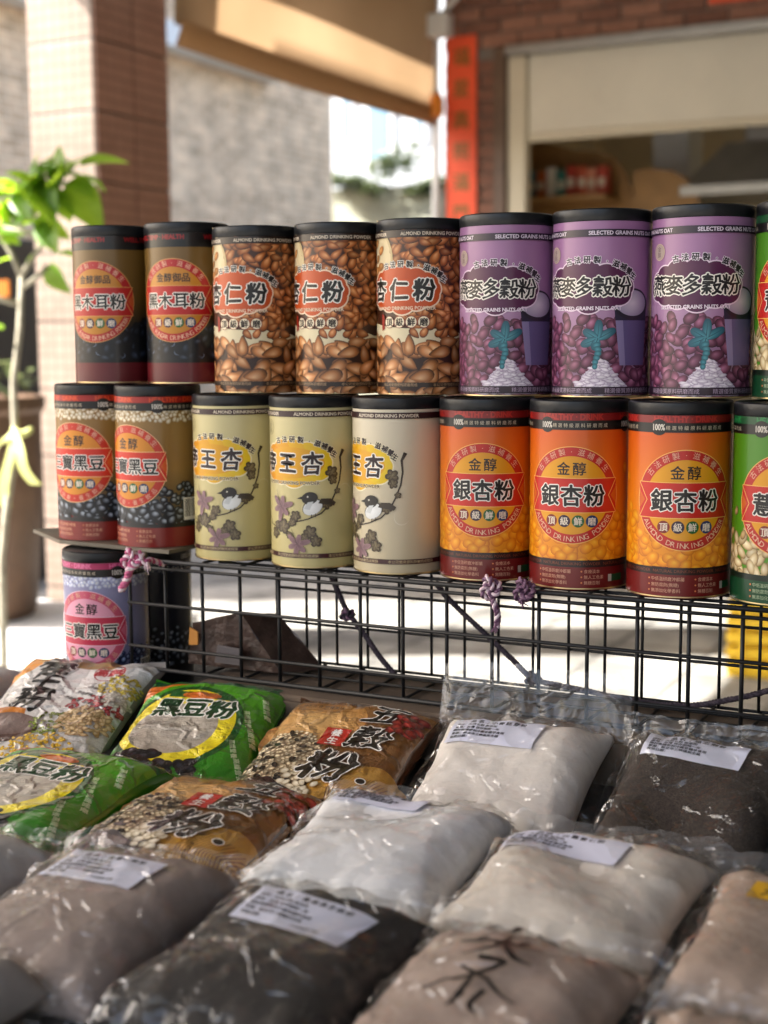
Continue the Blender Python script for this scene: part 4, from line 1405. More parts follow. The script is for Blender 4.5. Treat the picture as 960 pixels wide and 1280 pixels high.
def strand_rope(pts, rad, mats, parent, pitch=0.012, n=14):
    path = smooth_path(pts, n)
    ds = np.cumsum([0] + [np.linalg.norm(path[i + 1] - path[i]) for i in range(len(path) - 1)])
    for k, m in enumerate(mats):
        q = []
        for i, p in enumerate(path):
            t = path[min(i + 1, len(path) - 1)] - path[max(i - 1, 0)]
            t = t / (np.linalg.norm(t) + 1e-9)
            a = np.cross(t, (0.3, -0.9, 0.31)); a /= np.linalg.norm(a) + 1e-9
            b = np.cross(t, a)
            an = 2 * math.pi * (ds[i] / pitch + k / len(mats))
            q.append(p + (a * math.cos(an) + b * math.sin(an)) * rad * 0.55)
        tube('strand', q, rad * 0.62, m, parent, 7)

def fray(p, n, l, mat, parent, seed):
    rg = random.Random(seed)
    parts = []
    for k in range(n):
        d = np.array([rg.gauss(0, .5), rg.gauss(0, .4), -0.8 + rg.gauss(0, .4)])
        d = d / np.linalg.norm(d) * l * rg.uniform(.5, 1)
        parts.append(tube_data([p, p + d * .5 + np.array([rg.gauss(0, 1), rg.gauss(0, 1), 0]) * l * .12, p + d], [0.0012, 0.0009, 0.0003], 4))
    mesh_obj('frayed_end', pydata('frayed_end', *join_data(parts)), mat, parent)

def knot(c, r_, mats, parent, rad, squash=0.8):
    pts = []
    for i in range(22):
        t = i / 21 * 4 * math.pi
        pts.append(c + np.array([(1.6 + math.cos(1.5 * t)) * math.cos(t), math.sin(1.5 * t) * 1.2, (1.6 + math.cos(1.5 * t)) * math.sin(t) * squash]) * r_ * 0.38)
    strand_rope(pts, rad, mats, parent, 0.012, 4)

yk = -0.036
rp = thing('pink_rope', 'pink and white twisted rope knotted at the corner of the wire rack', 'rope')
k0 = on_plane(166, 698, 1, yk)
knot(k0, 0.013, (M['rope_pink'], M['rope_white']), rp, 0.0032)
strand_rope([k0 + (0.006, 0, 0.002), on_plane(176, 700, 1, yk), on_plane(162, 712, 1, yk - .004), on_plane(160, 722, 1, yk), on_plane(151, 738, 1, yk)], 0.0042, (M['rope_pink'], M['rope_white'], M['rope_pink']), rp, 0.016)
strand_rope([k0, on_plane(182, 703, 1, yk), on_plane(188, 700, 1, yk + .01), np.array([0.05, 0.0, zt - .004])], 0.003, (M['rope_pink'], M['rope_white']), rp)
fray(on_plane(184, 703, 1, yk), 8, 0.014, M['rope_white'], rp, 3)
for (kx, ky, tail, nm, lab) in ((613, 735, [(616, 750), (622, 768), (621, 784)], 'purple_rope', 'purple rope knotted on the rack under the orange canisters with a long tail'), (655, 738, [(654, 744), (652, 750)], 'purple_rope', 'short frayed purple rope stub on the rack top wire')):
    t = thing(nm, lab, 'rope')
    kk = on_plane(kx, ky, 1, -0.014)
    knot(kk, 0.010, (M['rope_purple'], M['rope_white'] if kx < 640 else M['rope_purple']), t, 0.0028, 1.2)
    strand_rope([kk + (0, 0, -0.004)] + [on_plane(a, b, 1, -0.014) for a, b in tail], 0.003, (M['rope_purple'], M['rope_purple'], M['rope_white']), t)
    fray(on_plane(*tail[-1], 1, -0.014), 9, 0.010, M['rope_purple'], t, kx)
yc = 0.085
c1 = thing('dark_cord', 'dark cord slanting down inside the rack under the cream canisters', 'cord')
strand_rope([on_plane(a, b, 1, yc) for a, b in ((410, 712), (422, 738), (434, 764), (455, 792), (474, 820), (496, 846))], 0.0030, (M['cord'],) * 3, c1)
knot(on_plane(434, 768, 1, yc), 0.008, (M['cord'], M['rope_purple']), c1, 0.0026)
c2 = thing('dark_cord', 'dark cord running across the rack below the orange canisters', 'cord')
strand_rope([on_plane(a, b, 1, yc) for a, b in ((545, 728), (560, 748), (600, 786), (640, 824), (666, 848), (700, 857), (735, 864), (800, 877), (860, 882), (915, 874), (965, 862), (1010, 845))], 0.0030, (M['cord'],) * 3, c2)
knot(on_plane(666, 848, 1, yc), 0.008, (M['cord'], M['cord']), c2, 0.0026)

# crumpled brown packet inside the rack
pkt = thing('foil_packet', 'crumpled dark brown foil packet standing inside the wire rack', 'packet')
M['foil'] = material('brown_foil', (0.075, 0.045, 0.035, 1), 0.3, 0.2, noise_scale=40, noise_amt=0.35, bump=0.5, bump_scale=45, coat=.4)
zl = TOPZ - 0.123
def pk(px, py, y):
    q = on_plane(px, py, 1, y)
    return (float(q[0]), float(q[1]), float(q[2]))
fr_, bk_ = 0.03, 0.07
prof = [(236, 845), (241, 778), (300, 766), (322, 800), (352, 843)]
bm = bmesh.new()
ring0 = [bm.verts.new(pk(a, b, fr_ + rng.uniform(-.006, .006))) for a, b in prof]
off = Vector((0.03, bk_ - fr_, -0.008))
ring1 = [bm.verts.new(v.co + off + Vector((rng.uniform(-.006, .006), 0, rng.uniform(-.004, .004)))) for v in ring0]
for v in (ring0[0], ring0[-1], ring1[0], ring1[-1]):
    v.co.z = zl
n_ = len(prof)
bm.faces.new(ring0[::-1]); bm.faces.new(ring1)
for i in range(n_):
    bm.faces.new((ring0[i], ring0[(i + 1) % n_], ring1[(i + 1) % n_], ring1[i]))
bmesh.ops.triangulate(bm, faces=bm.faces)
bmesh.ops.subdivide_edges(bm, edges=bm.edges, cuts=3, use_grid_fill=True)
for v in bm.verts:
    if v.co.z > zl + .003:
        v.co += Vector(mnoise.noise_vector(v.co * 60)) * 0.0016
bmesh.ops.recalc_face_normals(bm, faces=bm.faces)
mesh_obj('wrapper', bm_mesh('wrapper', bm), M['foil'], pkt)
q = [pk(268, 828, fr_ - .012), pk(300, 832, fr_ - .012), pk(303, 812, fr_ - .012), pk(272, 806, fr_ - .012)]
mesh_obj('printed_panel', pydata('printed_panel', q + [(a, b + .002, c) for a, b, c in q], [(0, 1, 2, 3), (7, 6, 5, 4), (0, 4, 5, 1), (1, 5, 6, 2), (2, 6, 7, 3), (3, 7, 4, 0)]), material('grey_print', (0.12, 0.10, 0.10, 1), .5), pkt)
q = [pk(236, 806, fr_ - .012), pk(247, 806, fr_ - .012), pk(247, 790, fr_ - .012), pk(237, 784, fr_ - .012)]
mesh_obj('orange_mark', pydata('orange_mark', q + [(a, b + .002, c) for a, b, c in q], [(0, 1, 2, 3), (7, 6, 5, 4), (0, 4, 5, 1), (1, 5, 6, 2), (2, 6, 7, 3), (3, 7, 4, 0)]), material('orange_print', (0.55, 0.22, 0.03, 1), .5), pkt)

# ------------------------------------------------------------------ bags
def crumple(nt, n1, tc, bp):
    """creased plastic: facets of a warped cell pattern over soft waves"""
    mp = nt.nodes.new('ShaderNodeVectorMath'); mp.operation = 'MULTIPLY_ADD'
    mp.inputs[1].default_value = (0.05, 0.05, 0.05)
    nt.links.new(n1.outputs['Color'], mp.inputs[0]); nt.links.new(tc.outputs['Object'], mp.inputs[2])
    vo = nt.nodes.new('ShaderNodeTexVoronoi'); vo.feature = 'DISTANCE_TO_EDGE'; vo.inputs['Scale'].default_value = 15
    nt.links.new(mp.outputs[0], vo.inputs['Vector'])
    mr = nt.nodes.new('ShaderNodeMapRange'); mr.interpolation_type = 'SMOOTHSTEP'
    mr.inputs['From Min'].default_value = 0.0; mr.inputs['From Max'].default_value = 0.10
    mr.inputs['To Min'].default_value = 0.40; mr.inputs['To Max'].default_value = 0.0
    nt.links.new(vo.outputs['Distance'], mr.inputs['Value'])
    v2 = nt.nodes.new('ShaderNodeTexVoronoi'); v2.feature = 'F1'; v2.inputs['Scale'].default_value = 40
    nt.links.new(mp.outputs[0], v2.inputs['Vector'])
    a1 = nt.nodes.new('ShaderNodeMath'); a1.operation = 'MULTIPLY_ADD'; a1.inputs[1].default_value = 0.38
    nt.links.new(v2.outputs['Distance'], a1.inputs[0]); nt.links.new(mr.outputs[0], a1.inputs[2])
    ad = nt.nodes.new('ShaderNodeMath'); ad.operation = 'ADD'
    nt.links.new(a1.outputs[0], ad.inputs[0]); nt.links.new(n1.outputs['Fac'], ad.inputs[1])
    nt.links.new(ad.outputs[0], bp.inputs['Height'])

def film_material(name, tint=(0.97, 0.97, 0.96, 1), haze=0.008, gloss=1.0, bump=0.8, scale=14):
    m = bpy.data.materials.new(name)
    m.use_nodes = True
    nt = m.node_tree
    nt.nodes.clear()
    o = nt.nodes.new('ShaderNodeOutputMaterial')
    tr = nt.nodes.new('ShaderNodeBsdfTransparent'); tr.inputs[0].default_value = tint
    gl = nt.nodes.new('ShaderNodeBsdfGlossy'); gl.inputs['Roughness'].default_value = 0.05; gl.inputs[0].default_value = (gloss, gloss, gloss, 1)
    df = nt.nodes.new('ShaderNodeBsdfDiffuse'); df.inputs[0].default_value = (0.75, 0.76, 0.78, 1)
    fr = nt.nodes.new('ShaderNodeLayerWeight'); fr.inputs[0].default_value = 0.5
    pw_ = nt.nodes.new('ShaderNodeMath'); pw_.operation = 'POWER'; pw_.inputs[1].default_value = 4.0
    ml = nt.nodes.new('ShaderNodeMath'); ml.operation = 'MULTIPLY_ADD'; ml.inputs[1].default_value = 0.9; ml.inputs[2].default_value = 0.035; ml.use_clamp = True
    m1 = nt.nodes.new('ShaderNodeMixShader'); m1.inputs[0].default_value = haze
    m2 = nt.nodes.new('ShaderNodeMixShader')
    tc = nt.nodes.new('ShaderNodeTexCoord')
    n1 = nt.nodes.new('ShaderNodeTexNoise'); n1.inputs['Scale'].default_value = scale; n1.inputs['Detail'].default_value = 3; n1.inputs['Distortion'].default_value = 1.5
    bp = nt.nodes.new('ShaderNodeBump'); bp.inputs['Strength'].default_value = bump; bp.inputs['Distance'].default_value = 0.012
    nt.links.new(tc.outputs['Object'], n1.inputs['Vector'])
    crumple(nt, n1, tc, bp)
    nt.links.new(bp.outputs[0], gl.inputs['Normal'])
    nt.links.new(tr.outputs[0], m1.inputs[1]); nt.links.new(df.outputs[0], m1.inputs[2])
    nt.links.new(fr.outputs['Facing'], pw_.inputs[0]); nt.links.new(pw_.outputs[0], ml.inputs[0]); nt.links.new(ml.outputs[0], m2.inputs[0])
    nt.links.new(m1.outputs[0], m2.inputs[1]); nt.links.new(gl.outputs[0], m2.inputs[2])
    nt.links.new(m2.outputs[0], o.inputs[0])
    return m
M['film'] = film_material('clear_film')
M['film_header'] = film_material('clear_film_header', haze=0.07, bump=0.4)
def pouch_material(name):
    m = material(name, rough=0.28, attr='Col', spec=0.5, coat=0.9, bump=0.30, bump_scale=34)
    b = m.node_tree.nodes['Principled BSDF']
    b.inputs['Coat Roughness'].default_value = 0.035
    b.inputs['Coat IOR'].default_value = 1.65
    b.inputs['Coat Weight'].default_value = 0.75
    bp = [n for n in m.node_tree.nodes if n.type == 'BUMP'][0]
    n1 = [n for n in m.node_tree.nodes if n.type == 'TEX_NOISE'][0]
    tc = [n for n in m.node_tree.nodes if n.type == 'TEX_COORD'][0]
    crumple(m.node_tree, n1, tc, bp)
    bp.inputs['Strength'].default_value = 0.55
    m.node_tree.links.new(bp.outputs[0], b.inputs['Coat Normal'])
    return m
M['pouch'] = pouch_material('printed_pouch')
M['paper_attr'] = material('paper_label', rough=0.6, attr='Col')
M['marker_attr'] = material('marker_ink', rough=0.3, attr='Col')

class BagSurf:
    def __init__(self, W, L, T, seed, wr=1.0, seam=0.30, flat=1.0, slump=0.0):
        self.W, self.L, self.T, self.seam, self.slump = W, L, T, seam, slump
        rg = random.Random(seed)
        self.lo = [(rg.uniform(8, 30), rg.uniform(0, 6.3), rg.uniform(0, 6.3), rg.uniform(.3, 1)) for _ in range(7)]
        self.cr = [(rg.uniform(0, 3.14), rg.uniform(14, 46), rg.uniform(0, 6.3), rg.uniform(.3, 1)) for _ in range(7)]
        self.wr = wr
        self.pin = rg.uniform(0.07, 0.11)
        self.sk = rg.uniform(-0.05, 0.05)
    def z_top(self, x, y):
        u, v = np.clip(2 * x / self.W, -1, 1), np.clip(2 * y / self.L, -1, 1)
        sh = (1 - np.abs(u) ** 5.0) ** 0.6 * (1 - np.abs(v) ** 6.0) ** 0.6
        z = self.T * (self.seam + (1 - self.seam) * sh * (1 - self.slump * v))
        w = np.zeros_like(z)
        for k, a, b, am in self.lo:
            w += am * np.sin(k * (x * math.cos(a) + y * math.sin(a)) * 2.2 + b)
        z = z + w * 0.0014 * self.wr * np.minimum(1, sh * 1.5)
        c = np.zeros_like(z)
        for th, k, ph, am in self.cr:
            s = np.abs(np.sin(k * (x * math.cos(th) + y * math.sin(th)) + ph + 1.2 * np.sin(18 * (y * math.cos(th) - x * math.sin(th)))))
            c += am * (1 - s) ** 5
        edge = np.clip(1.25 - sh, 0.15, 1)
        z = z + c * 0.0036 * self.wr * edge
        # creases running in from the ends
        z = z + 0.0016 * self.wr * np.sin(2 * x / self.W * 17 + self.lo[0][1]) * np.clip((np.abs(v) - 0.55) / 0.45, 0, 1) ** 1.5
        return z
    def xy(self, x, y):
        u, v = 2 * x / self.W, 2 * y / self.L
        return x * (1 - self.pin * (1 - v * v)) + self.sk * y * 0.3, y * (1 - 0.5 * self.pin * (1 - u * u))
    def fn(self, off):
        def g(x, y):
            X, Y = self.xy(x, y)
            return np.column_stack([X, Y, self.z_top(x, y)])
        def f(u, v):
            x, y = np.asarray(u) / 1000, np.asarray(v) / 1000
            e = 8e-4
            p = g(x, y)
            n = np.cross(g(x + e, y) - g(x - e, y), g(x, y + e) - g(x, y - e))
            n /= np.linalg.norm(n, axis=1)[:, None] + 1e-12
            return p + n * off, n
        return f
    def solid(self, name, nu=44, nv=48, grow=0.0, off=0.0):
        """closed pillow: shaped top, flat underside"""
        us = np.linspace(-1, 1, nu + 1); vs = np.linspace(-1, 1, nv + 1)
        us = np.sign(us) * (1 - (1 - np.abs(us)) ** 1.25); vs = np.sign(vs) * (1 - (1 - np.abs(vs)) ** 1.25)
        Ug, Vg = np.meshgrid(us, vs)
        x, y = (Ug * self.W / 2).ravel(), (Vg * self.L / 2).ravel()
        P, N = self.fn(off)(x * 1000, y * 1000)
        P[:, 0] *= 1 + grow / self.W * 2; P[:, 1] *= 1 + grow / self.L * 2
        B = P.copy()
        sh = np.clip((1 - np.abs(Ug.ravel()) ** 3) * (1 - np.abs(Vg.ravel()) ** 3), 0, 1) ** 0.4
        B[:, 2] = self.T * self.seam * 0.92 * (1 - sh) + 0.0002
        V = np.vstack([P, B])
        m = len(P)
        F = []
        W1 = nu + 1
        for j in range(nv):
            for i in range(nu):
                a = j * W1 + i
                F.append((a, a + 1, a + W1 + 1, a + W1))
                F.append((m + a, m + a + W1, m + a + W1 + 1, m + a + 1))
        for i in range(nu):
            F.append((i, m + i, m + i + 1, i + 1)); k = nv * W1 + i
            F.append((k, k + 1, m + k + 1, m + k))
        for j in range(nv):
            a = j * W1
            F.append((a, a + W1, m + a + W1, m + a)); a = j * W1 + nu
            F.append((a, m + a, m + a + W1, a + W1))
        return pydata(name, V, F)

def flap(name, surf, y_sign, length, mat, parent, curl=0.3, grow=0.004, z0=None, ridges=True, seed=0, thick=0.0):
    """flat end of a bag beyond its filling, with press-lock ridges"""
    rg = random.Random(seed)
    nu, nv = 40, 14
    V, F = [], []
    W, L = surf.W, surf.L
    ph = rg.uniform(0, 6)
    for j in range(nv + 1):
        t = j / nv
        for i in range(nu + 1):
            u = -1 + 2 * i / nu
            x0, y0 = surf.xy(np.array([u * W / 2]), np.array([y_sign * L / 2]))
            zz = surf.T * surf.seam
            y = float(y0[0]) + y_sign * (length * t - 0.004)
            z = zz + curl * length * t * t + 0.0028 * math.sin(u * 5 + ph) * t + 0.0014 * math.sin(u * 13 + 2 * ph) * (1 - t * .5)
            if ridges and (abs(t - .55) < 0.03 or abs(t - .70) < 0.03):
                z += 0.0014
            V.append((float(x0[0]) * (1 + grow * 2 / W) + 0.002 * math.sin(t * 3 + ph), y, z))
    for j in range(nv):
        for i in range(nu):
            a = j * (nu + 1) + i
            F.append((a, a + 1, a + nu + 2, a + nu + 1))
    return mesh_obj(name, pydata(name, V, F), mat, parent, True)

def film_sheet(s, margin, tail, header, hslope, seed, off=0.003):
    """one clear sheet over the filling: side margins, bottom seal and press-lock header stand beyond it"""
    rg = random.Random(seed)
    ph = [rg.uniform(0, 6.3) for _ in range(6)]
    W, L = s.W, s.L
    xs = np.concatenate([np.linspace(-W / 2 - margin, -W / 2, 6)[:-1], np.linspace(-W / 2, W / 2, 70), np.linspace(W / 2, W / 2 + margin, 6)[1:]])
    ys = np.concatenate([np.linspace(-L / 2 - tail, -L / 2, 8)[:-1], np.linspace(-L / 2, L / 2, 76), np.linspace(L / 2, L / 2 + header, 22)[1:]])
    X, Y = np.meshgrid(xs, ys)
    x, y = X.ravel(), Y.ravel()
    k = 0.998
    xc, yc = np.clip(x, -W / 2 * k, W / 2 * k), np.clip(y, -L / 2 * k, L / 2 * k)
    P, N = s.fn(off)(xc * 1000, yc * 1000)
    dx, dt, dh = np.maximum(0, np.abs(x) - W / 2), np.maximum(0, -L / 2 - y), np.maximum(0, y - L / 2)
    P[:, 0] += np.sign(x) * dx
    P[:, 1] += dh * 0.8 - dt
    seam = s.T * s.seam
    out = dx + dt + dh > 0
    z = P[:, 2]
    z = np.where(out, np.maximum(seam, z * .4 + seam * .6), z)
    z -= dx * 0.5 + dt * 0.35
    z += 0.0028 * np.sin(y * 75 + ph[0]) * np.minimum(1, dx / 0.006) + 0.0024 * np.sin(x * 62 + ph[1]) * np.minimum(1, dt / 0.01)
    z += dh * hslope + (0.0018 * np.sin(x * 30 + ph[2]) + 0.0006 * np.sin(x * 120 + ph[3])) * np.minimum(1, dh / 0.02)
    for c in (0.60, 0.72):
        z += 0.0013 * np.exp(-((dh - header * c) / 0.0012) ** 2) * (dh > 0)
    P[:, 2] = np.maximum(z, 0.0012)
    n = len(xs)
    F = [(j * n + i, j * n + i + 1, (j + 1) * n + i + 1, (j + 1) * n + i) for j in range(len(ys) - 1) for i in range(n - 1)]
    cut = 8 - 1 + 76 - 1
    return pydata('film', P, [f for f in F if f[0] // n < cut]), pydata('header', P, [f for f in F if f[0] // n >= cut])

def bag_root(name, label, cat, c, rz, tilt, group, z=TAB, tx=0.0):
    t = thing(name, label, cat, (c[0], c[1], z + 0.001), R(rz), group)
    t.rotation_euler = (R(tilt), R(tx), R(rz))
    return t

LABELS = {}
def paper_print(w, h, title, date, lines=5, col=None, seed=0):
    rg = random.Random(seed)
    P = Print()
    P.rect(-w / 2, -h / 2, w / 2, h / 2, col or hx('dcdef0'))
    ik = hx('2a2a34')
    if col:
        P.text(title[-2:], 0, 0, h * .62, hx('2a1c10'), bold=.7, pitch=h * .66, wob=.8)
        return P
    P.text('品名：' + title, 0, h * 0.36, 6.4, ik, bold=.25, pitch=7.6)
    L = ['成份：天然五穀 無添加', '產地：台灣 保存期限一年', '開封後請密封冷藏並儘早食用', '客服：新北市三峽區民生路', '有效日期：']
    for i in range(lines):
        P.text(L[i % 5], -w * 0.45, h * (0.20 - i * 0.13), 4.3, ik, align='L', bold=.12)
    if date:
        P.text(date, w * 0.16, -h * 0.36, 5.2, ik, bold=.1, wide=1.15)
    return P

def clear_bag(c, W, L, T, rz, tilt, powder, label, seed, paper=None, paper_at=(0, 0, 0), title='', date='', header=0.022, group='clear bags of powder', z=TAB, hand=None, tx=0.0, wr=1.0, paper_col=None, psize=(84, 40), hcurl=0.6, tail=0.014, slump=0.0):
    t = bag_root('powder_bag', label, 'bag', c, rz, tilt, group, z, tx)
    s = BagSurf(W, L, T, seed, wr, slump=slump)
    mesh_obj('powder', s.solid('powder'), powder, t, True)
    s2 = BagSurf(W, L, T, seed, wr, slump=slump)
    s2.cr = BagSurf(W, L, T, seed + 71).cr
    s2.wr = wr * 1.25
    s2.wr = wr * 1.9
    fm, hm_ = film_sheet(s2, 0.012, tail, header, hcurl, seed)
    for me in (fm, hm_):
        bm = bmesh.new(); bm.from_mesh(me)
        bmesh.ops.delete(bm, geom=[v for v in bm.verts if not v.link_faces], context='VERTS')
        bm.to_mesh(me); bm.free()
    mesh_obj('film', fm, M['film'], t, True)
    mesh_obj('header', hm_, M['film_header'], t, True)
    if paper:
        P = paper_print(psize[0], psize[1], title, date, col=paper_col, seed=seed)
        ca, sa = math.cos(R(paper_at[2])), math.sin(R(paper_at[2]))
        P.V = [(paper_at[0] + p[0] * ca - p[1] * sa, paper_at[1] + p[0] * sa + p[1] * ca, p[2]) for p in P.V]
        me = P.build('paper_label', s.fn(0.0020), 5.0, 5.0, zstep=2e-5)
        mesh_obj('paper_label', me, M['paper_attr'], t)
    if hand:
        P = Print()
        hand(P)
        me = P.build('marker_writing', s2.fn(0.0042), 5.0, 5.0, zstep=2e-5)
        mesh_obj('marker_writing', me, M['marker_attr'], t)
    return t

def printed_bag(name, c, W, L, T, rz, tilt, P, label, seed, group, edge=(0.1, 0.1, 0.1, 1), z=TAB, tx=0.0, seal=0.016, wr=1.0):
    t = bag_root(name, label, 'pouch', c, rz, tilt, group, z, tx)
    s = BagSurf(W, L, T, seed, wr)
    mesh_obj('pouch_body', s.solid('pouch_body'), material('pouch_edge_%d' % seed, edge, 0.25, coat=.8), t, True)
    me = P.build('printed_face', s.fn(0.0008), 5.0, 5.0, zstep=1.2e-5)
    mesh_obj('printed_face', me, M['pouch'], t)
    for sg in (1, -1):
        flap('seal', s, sg, seal, material('pouch_seal_%d' % seed, edge, 0.25, coat=.8), t, 0.12, 0.0, seed=seed + sg)
    return t

def sesame(name, c1, c2, scale=900):
    m = material(name, c1, 0.85, bump=0.22, bump_scale=scale * .6)
    nt = m.node_tree
    b = nt.nodes['Principled BSDF']
    tc = nt.nodes.new('ShaderNodeTexCoord')
    v = nt.nodes.new('ShaderNodeTexVoronoi'); v.inputs['Scale'].default_value = scale
    n = nt.nodes.new('ShaderNodeTexNoise'); n.inputs['Scale'].default_value = 14; n.inputs['Detail'].default_value = 8
    r_ = nt.nodes.new('ShaderNodeValToRGB')
    r_.color_ramp.elements[0].position = .25; r_.color_ramp.elements[0].color = c1
    r_.color_ramp.elements[1].position = .85; r_.color_ramp.elements[1].color = c2
    mx = nt.nodes.new('ShaderNodeMix'); mx.inputs[0].default_value = .5
    nt.links.new(tc.outputs['Object'], v.inputs['Vector']); nt.links.new(tc.outputs['Object'], n.inputs['Vector'])
    nt.links.new(v.outputs['Color'], mx.inputs[2]); nt.links.new(n.outputs['Fac'], mx.inputs[3])
    nt.links.new(mx.outputs[0], r_.inputs[0])
    nt.links.new(r_.outputs[0], b.inputs['Base Color'])
    return m
def powder_mat(name, c, amt=0.13):
    return material(name, c, 0.92, noise_scale=11, noise_amt=amt * .9, bump=0.24, bump_scale=48, spec=0.2)
PW = dict(beige=powder_mat('powder_beige', (0.80, 0.74, 0.68, 1)), white=powder_mat('powder_white', (0.86, 0.86, 0.87, 1), 0.04), cream=powder_mat('powder_cream', (0.76, 0.69, 0.61, 1)),
          taupe=powder_mat('powder_taupe', (0.33, 0.265, 0.235, 1)), brown=powder_mat('powder_brown', (0.42, 0.325, 0.275, 1), .18), rose=powder_mat('powder_rose', (0.44, 0.335, 0.27, 1), .2), grey=powder_mat('powder_grey', (0.40, 0.37, 0.35, 1)), pale=powder_mat('powder_pale', (0.5, 0.48, 0.46, 1)),
          dark=sesame('powder_sesame', (0.014, 0.010, 0.008, 1), (0.080, 0.058, 0.044, 1)), char=sesame('powder_char', (0.015, 0.0125, 0.011, 1), (0.052, 0.044, 0.038, 1), 1400))

# --- printed pouches
def pr_green():
    W, H = 168, 196
    P = Print()
    w, h = W / 2 - 1.5, H / 2 - 1.5
    P.rect(-w, -h, w, h, hx('247a0e'), hx('52a416'))
    P.rect(-w, h - 16, w, h, hx('0f5a26'))
    P.poly([(-w, h - 16), (-w + 58, h - 16), (-w + 30, h - 24), (-w, h - 46)], hx('d9701e'))
    P.ellipse(-14, -2, 72, 74, hx('14521c'), .25, n=64)
    P.ellipse(-15, -2, 65, 67, hx('f2dc1c'), .25, n=64, col_c=hx('f6e650'))
    P.ellipse(-18, -8, 50, 46, hx('b2a898'), .3, n=48, col_c=hx('c6bcac'))
    for x, y, r_, a in ((-20, 18, 30, 8), (-30, -6, 34, 10), (-4, -20, 30, 9)):
        P.ellipse(x, y, r_, a, hx('aaa092'), rng.uniform(-.4, .4), col_c=hx('ccc4b6'))
    P.poly([(-46, 52), (30, 46), (32, 56), (-44, 63)], hx('1c5a24'))
    P.ellipse(-6, 54, 24, 6.5, hx('d06a22'), -.06, n=24)
    P.text('黑豆粉', -6, 30, 34, hx('123f1c'), bold=1.4, outline=WHT, ow=1.8, pitch=33, wob=1.0, rot=-.05)
    for i in range(52):
        x, y = rng.uniform(-w + 6, 26), rng.uniform(-h + 2, -h + 42)
        if y + h > 44 - 0.004 * (x + 30) ** 2:
            continue
        P.seed(x, y, 8.6, 6.2, rng.uniform(-1, 1), hx('0d0c10'), hx('040405'), hx('3c3c46'), vmin=-h + 1)
    for i in range(5):
        P.text('高纖營養', w - 11 - (i % 2) * 12, 44 - i * 26, 7.2, hx('d8e8b8'), rot=-1.2, bold=.1)
    return P

def pr_five():
    W, H = 164, 190
    P = Print()
    w, h = W / 2 - 1.5, H / 2 - 1.5
    P.rect(-w, -h, w, h, hx('4a2a16'), hx('8f6232'))
    P.ellipse(-40, 40, 62, 44, hx('c08a4a'), .3, n=40, col_c=hx('d8ac6e'))
    P.ellipse(52, -66, 58, 44, hx('b08034'), .6, n=40, col_c=hx('d0a04c'))
    for k in range(18):
        x = 30 + k * 3.2
        P.stroke([(x, -90), (x - 6, -60), (x + 4, -36)], [.6, 1.4, .5], hx('7a4c1e'))
    for k in range(16):
        y = 56 + k * 1.9
        P.stroke([(-70, y), (-30, y + 6 * math.sin(k)), (14, y + 4)], [.4, .9, .3], hx('a87438'))
    P.ellipse(-42, -30, 42, 50, hx('7a6248'), .2, n=40, col_c=hx('a89070'))
    P.seeds((-80, -74, 0, 26), 5.2, 2.9, 2.0, hx('c9b48e'), hx('6a5236'), hx('e8dcc0'), test=lambda x, y: ((x + 42) / 42) ** 2 + ((y + 28) / 50) ** 2 < 1, vmin=-h + 1, vary=.5)
    P.seeds((-80, -74, 0, 26), 12, 4, 2.4, hx('1c1512'), hx('0a0808'), hx('4a4038'), test=lambda x, y: ((x + 42) / 40) ** 2 + ((y + 28) / 48) ** 2 < 1 and rng.random() < .6, vmin=-h + 1)
    P.seeds((-26, -72, 10, -40), 8.5, 5, 4, hx('e0d2b4'), hx('a08a66'), hx('f4ecd8'), vmin=-h + 1, vary=.1)
    P.poly([(-80, -64), (-40, -56), (-14, -72), (-20, -88), (-80, -88)], hx('3a221c'))
    P.ellipse(-48, -70, 30, 7, hx('6e5850'), -.1, n=24)
    P.rect(-16, 4, 12, 34, hx('b5281c'))
    P.text('養', -2, 26, 13, WHT, bold=.3); P.text('生', -2, 12, 13, WHT, bold=.3)
    P.text('五', 38, 66, 36, INK, bold=1.1, outline=WHT, ow=1.3, wob=1.8, shear=.25, wide=1.2)
    P.text('穀', 38, 24, 42, INK, bold=.9, outline=WHT, ow=1.3, wob=2.2, shear=.2, wide=1.1)
    P.text('粉', 14, -28, 50, INK, bold=1.7, outline=WHT, ow=1.4, wob=2.6, shear=.25, wide=1.15)
    P.ellipse(54, -44, 6, 5, WHT); P.ellipse(54, -44, 4.8, 3.8, INK)
    P.seeds((54, 40, 78, 72), 10, 6.2, 5.2, hx('8a1c18'), hx('4a0c0c'), hx('c04a3a'))
    P.text('天然五穀雜糧 精心研磨', -30, 76, 7, hx('5a3414'), bold=.2)
    P.text('沖泡即食 營養美味', -34, 66, 6, hx('5a3414'), bold=.1)
    return P

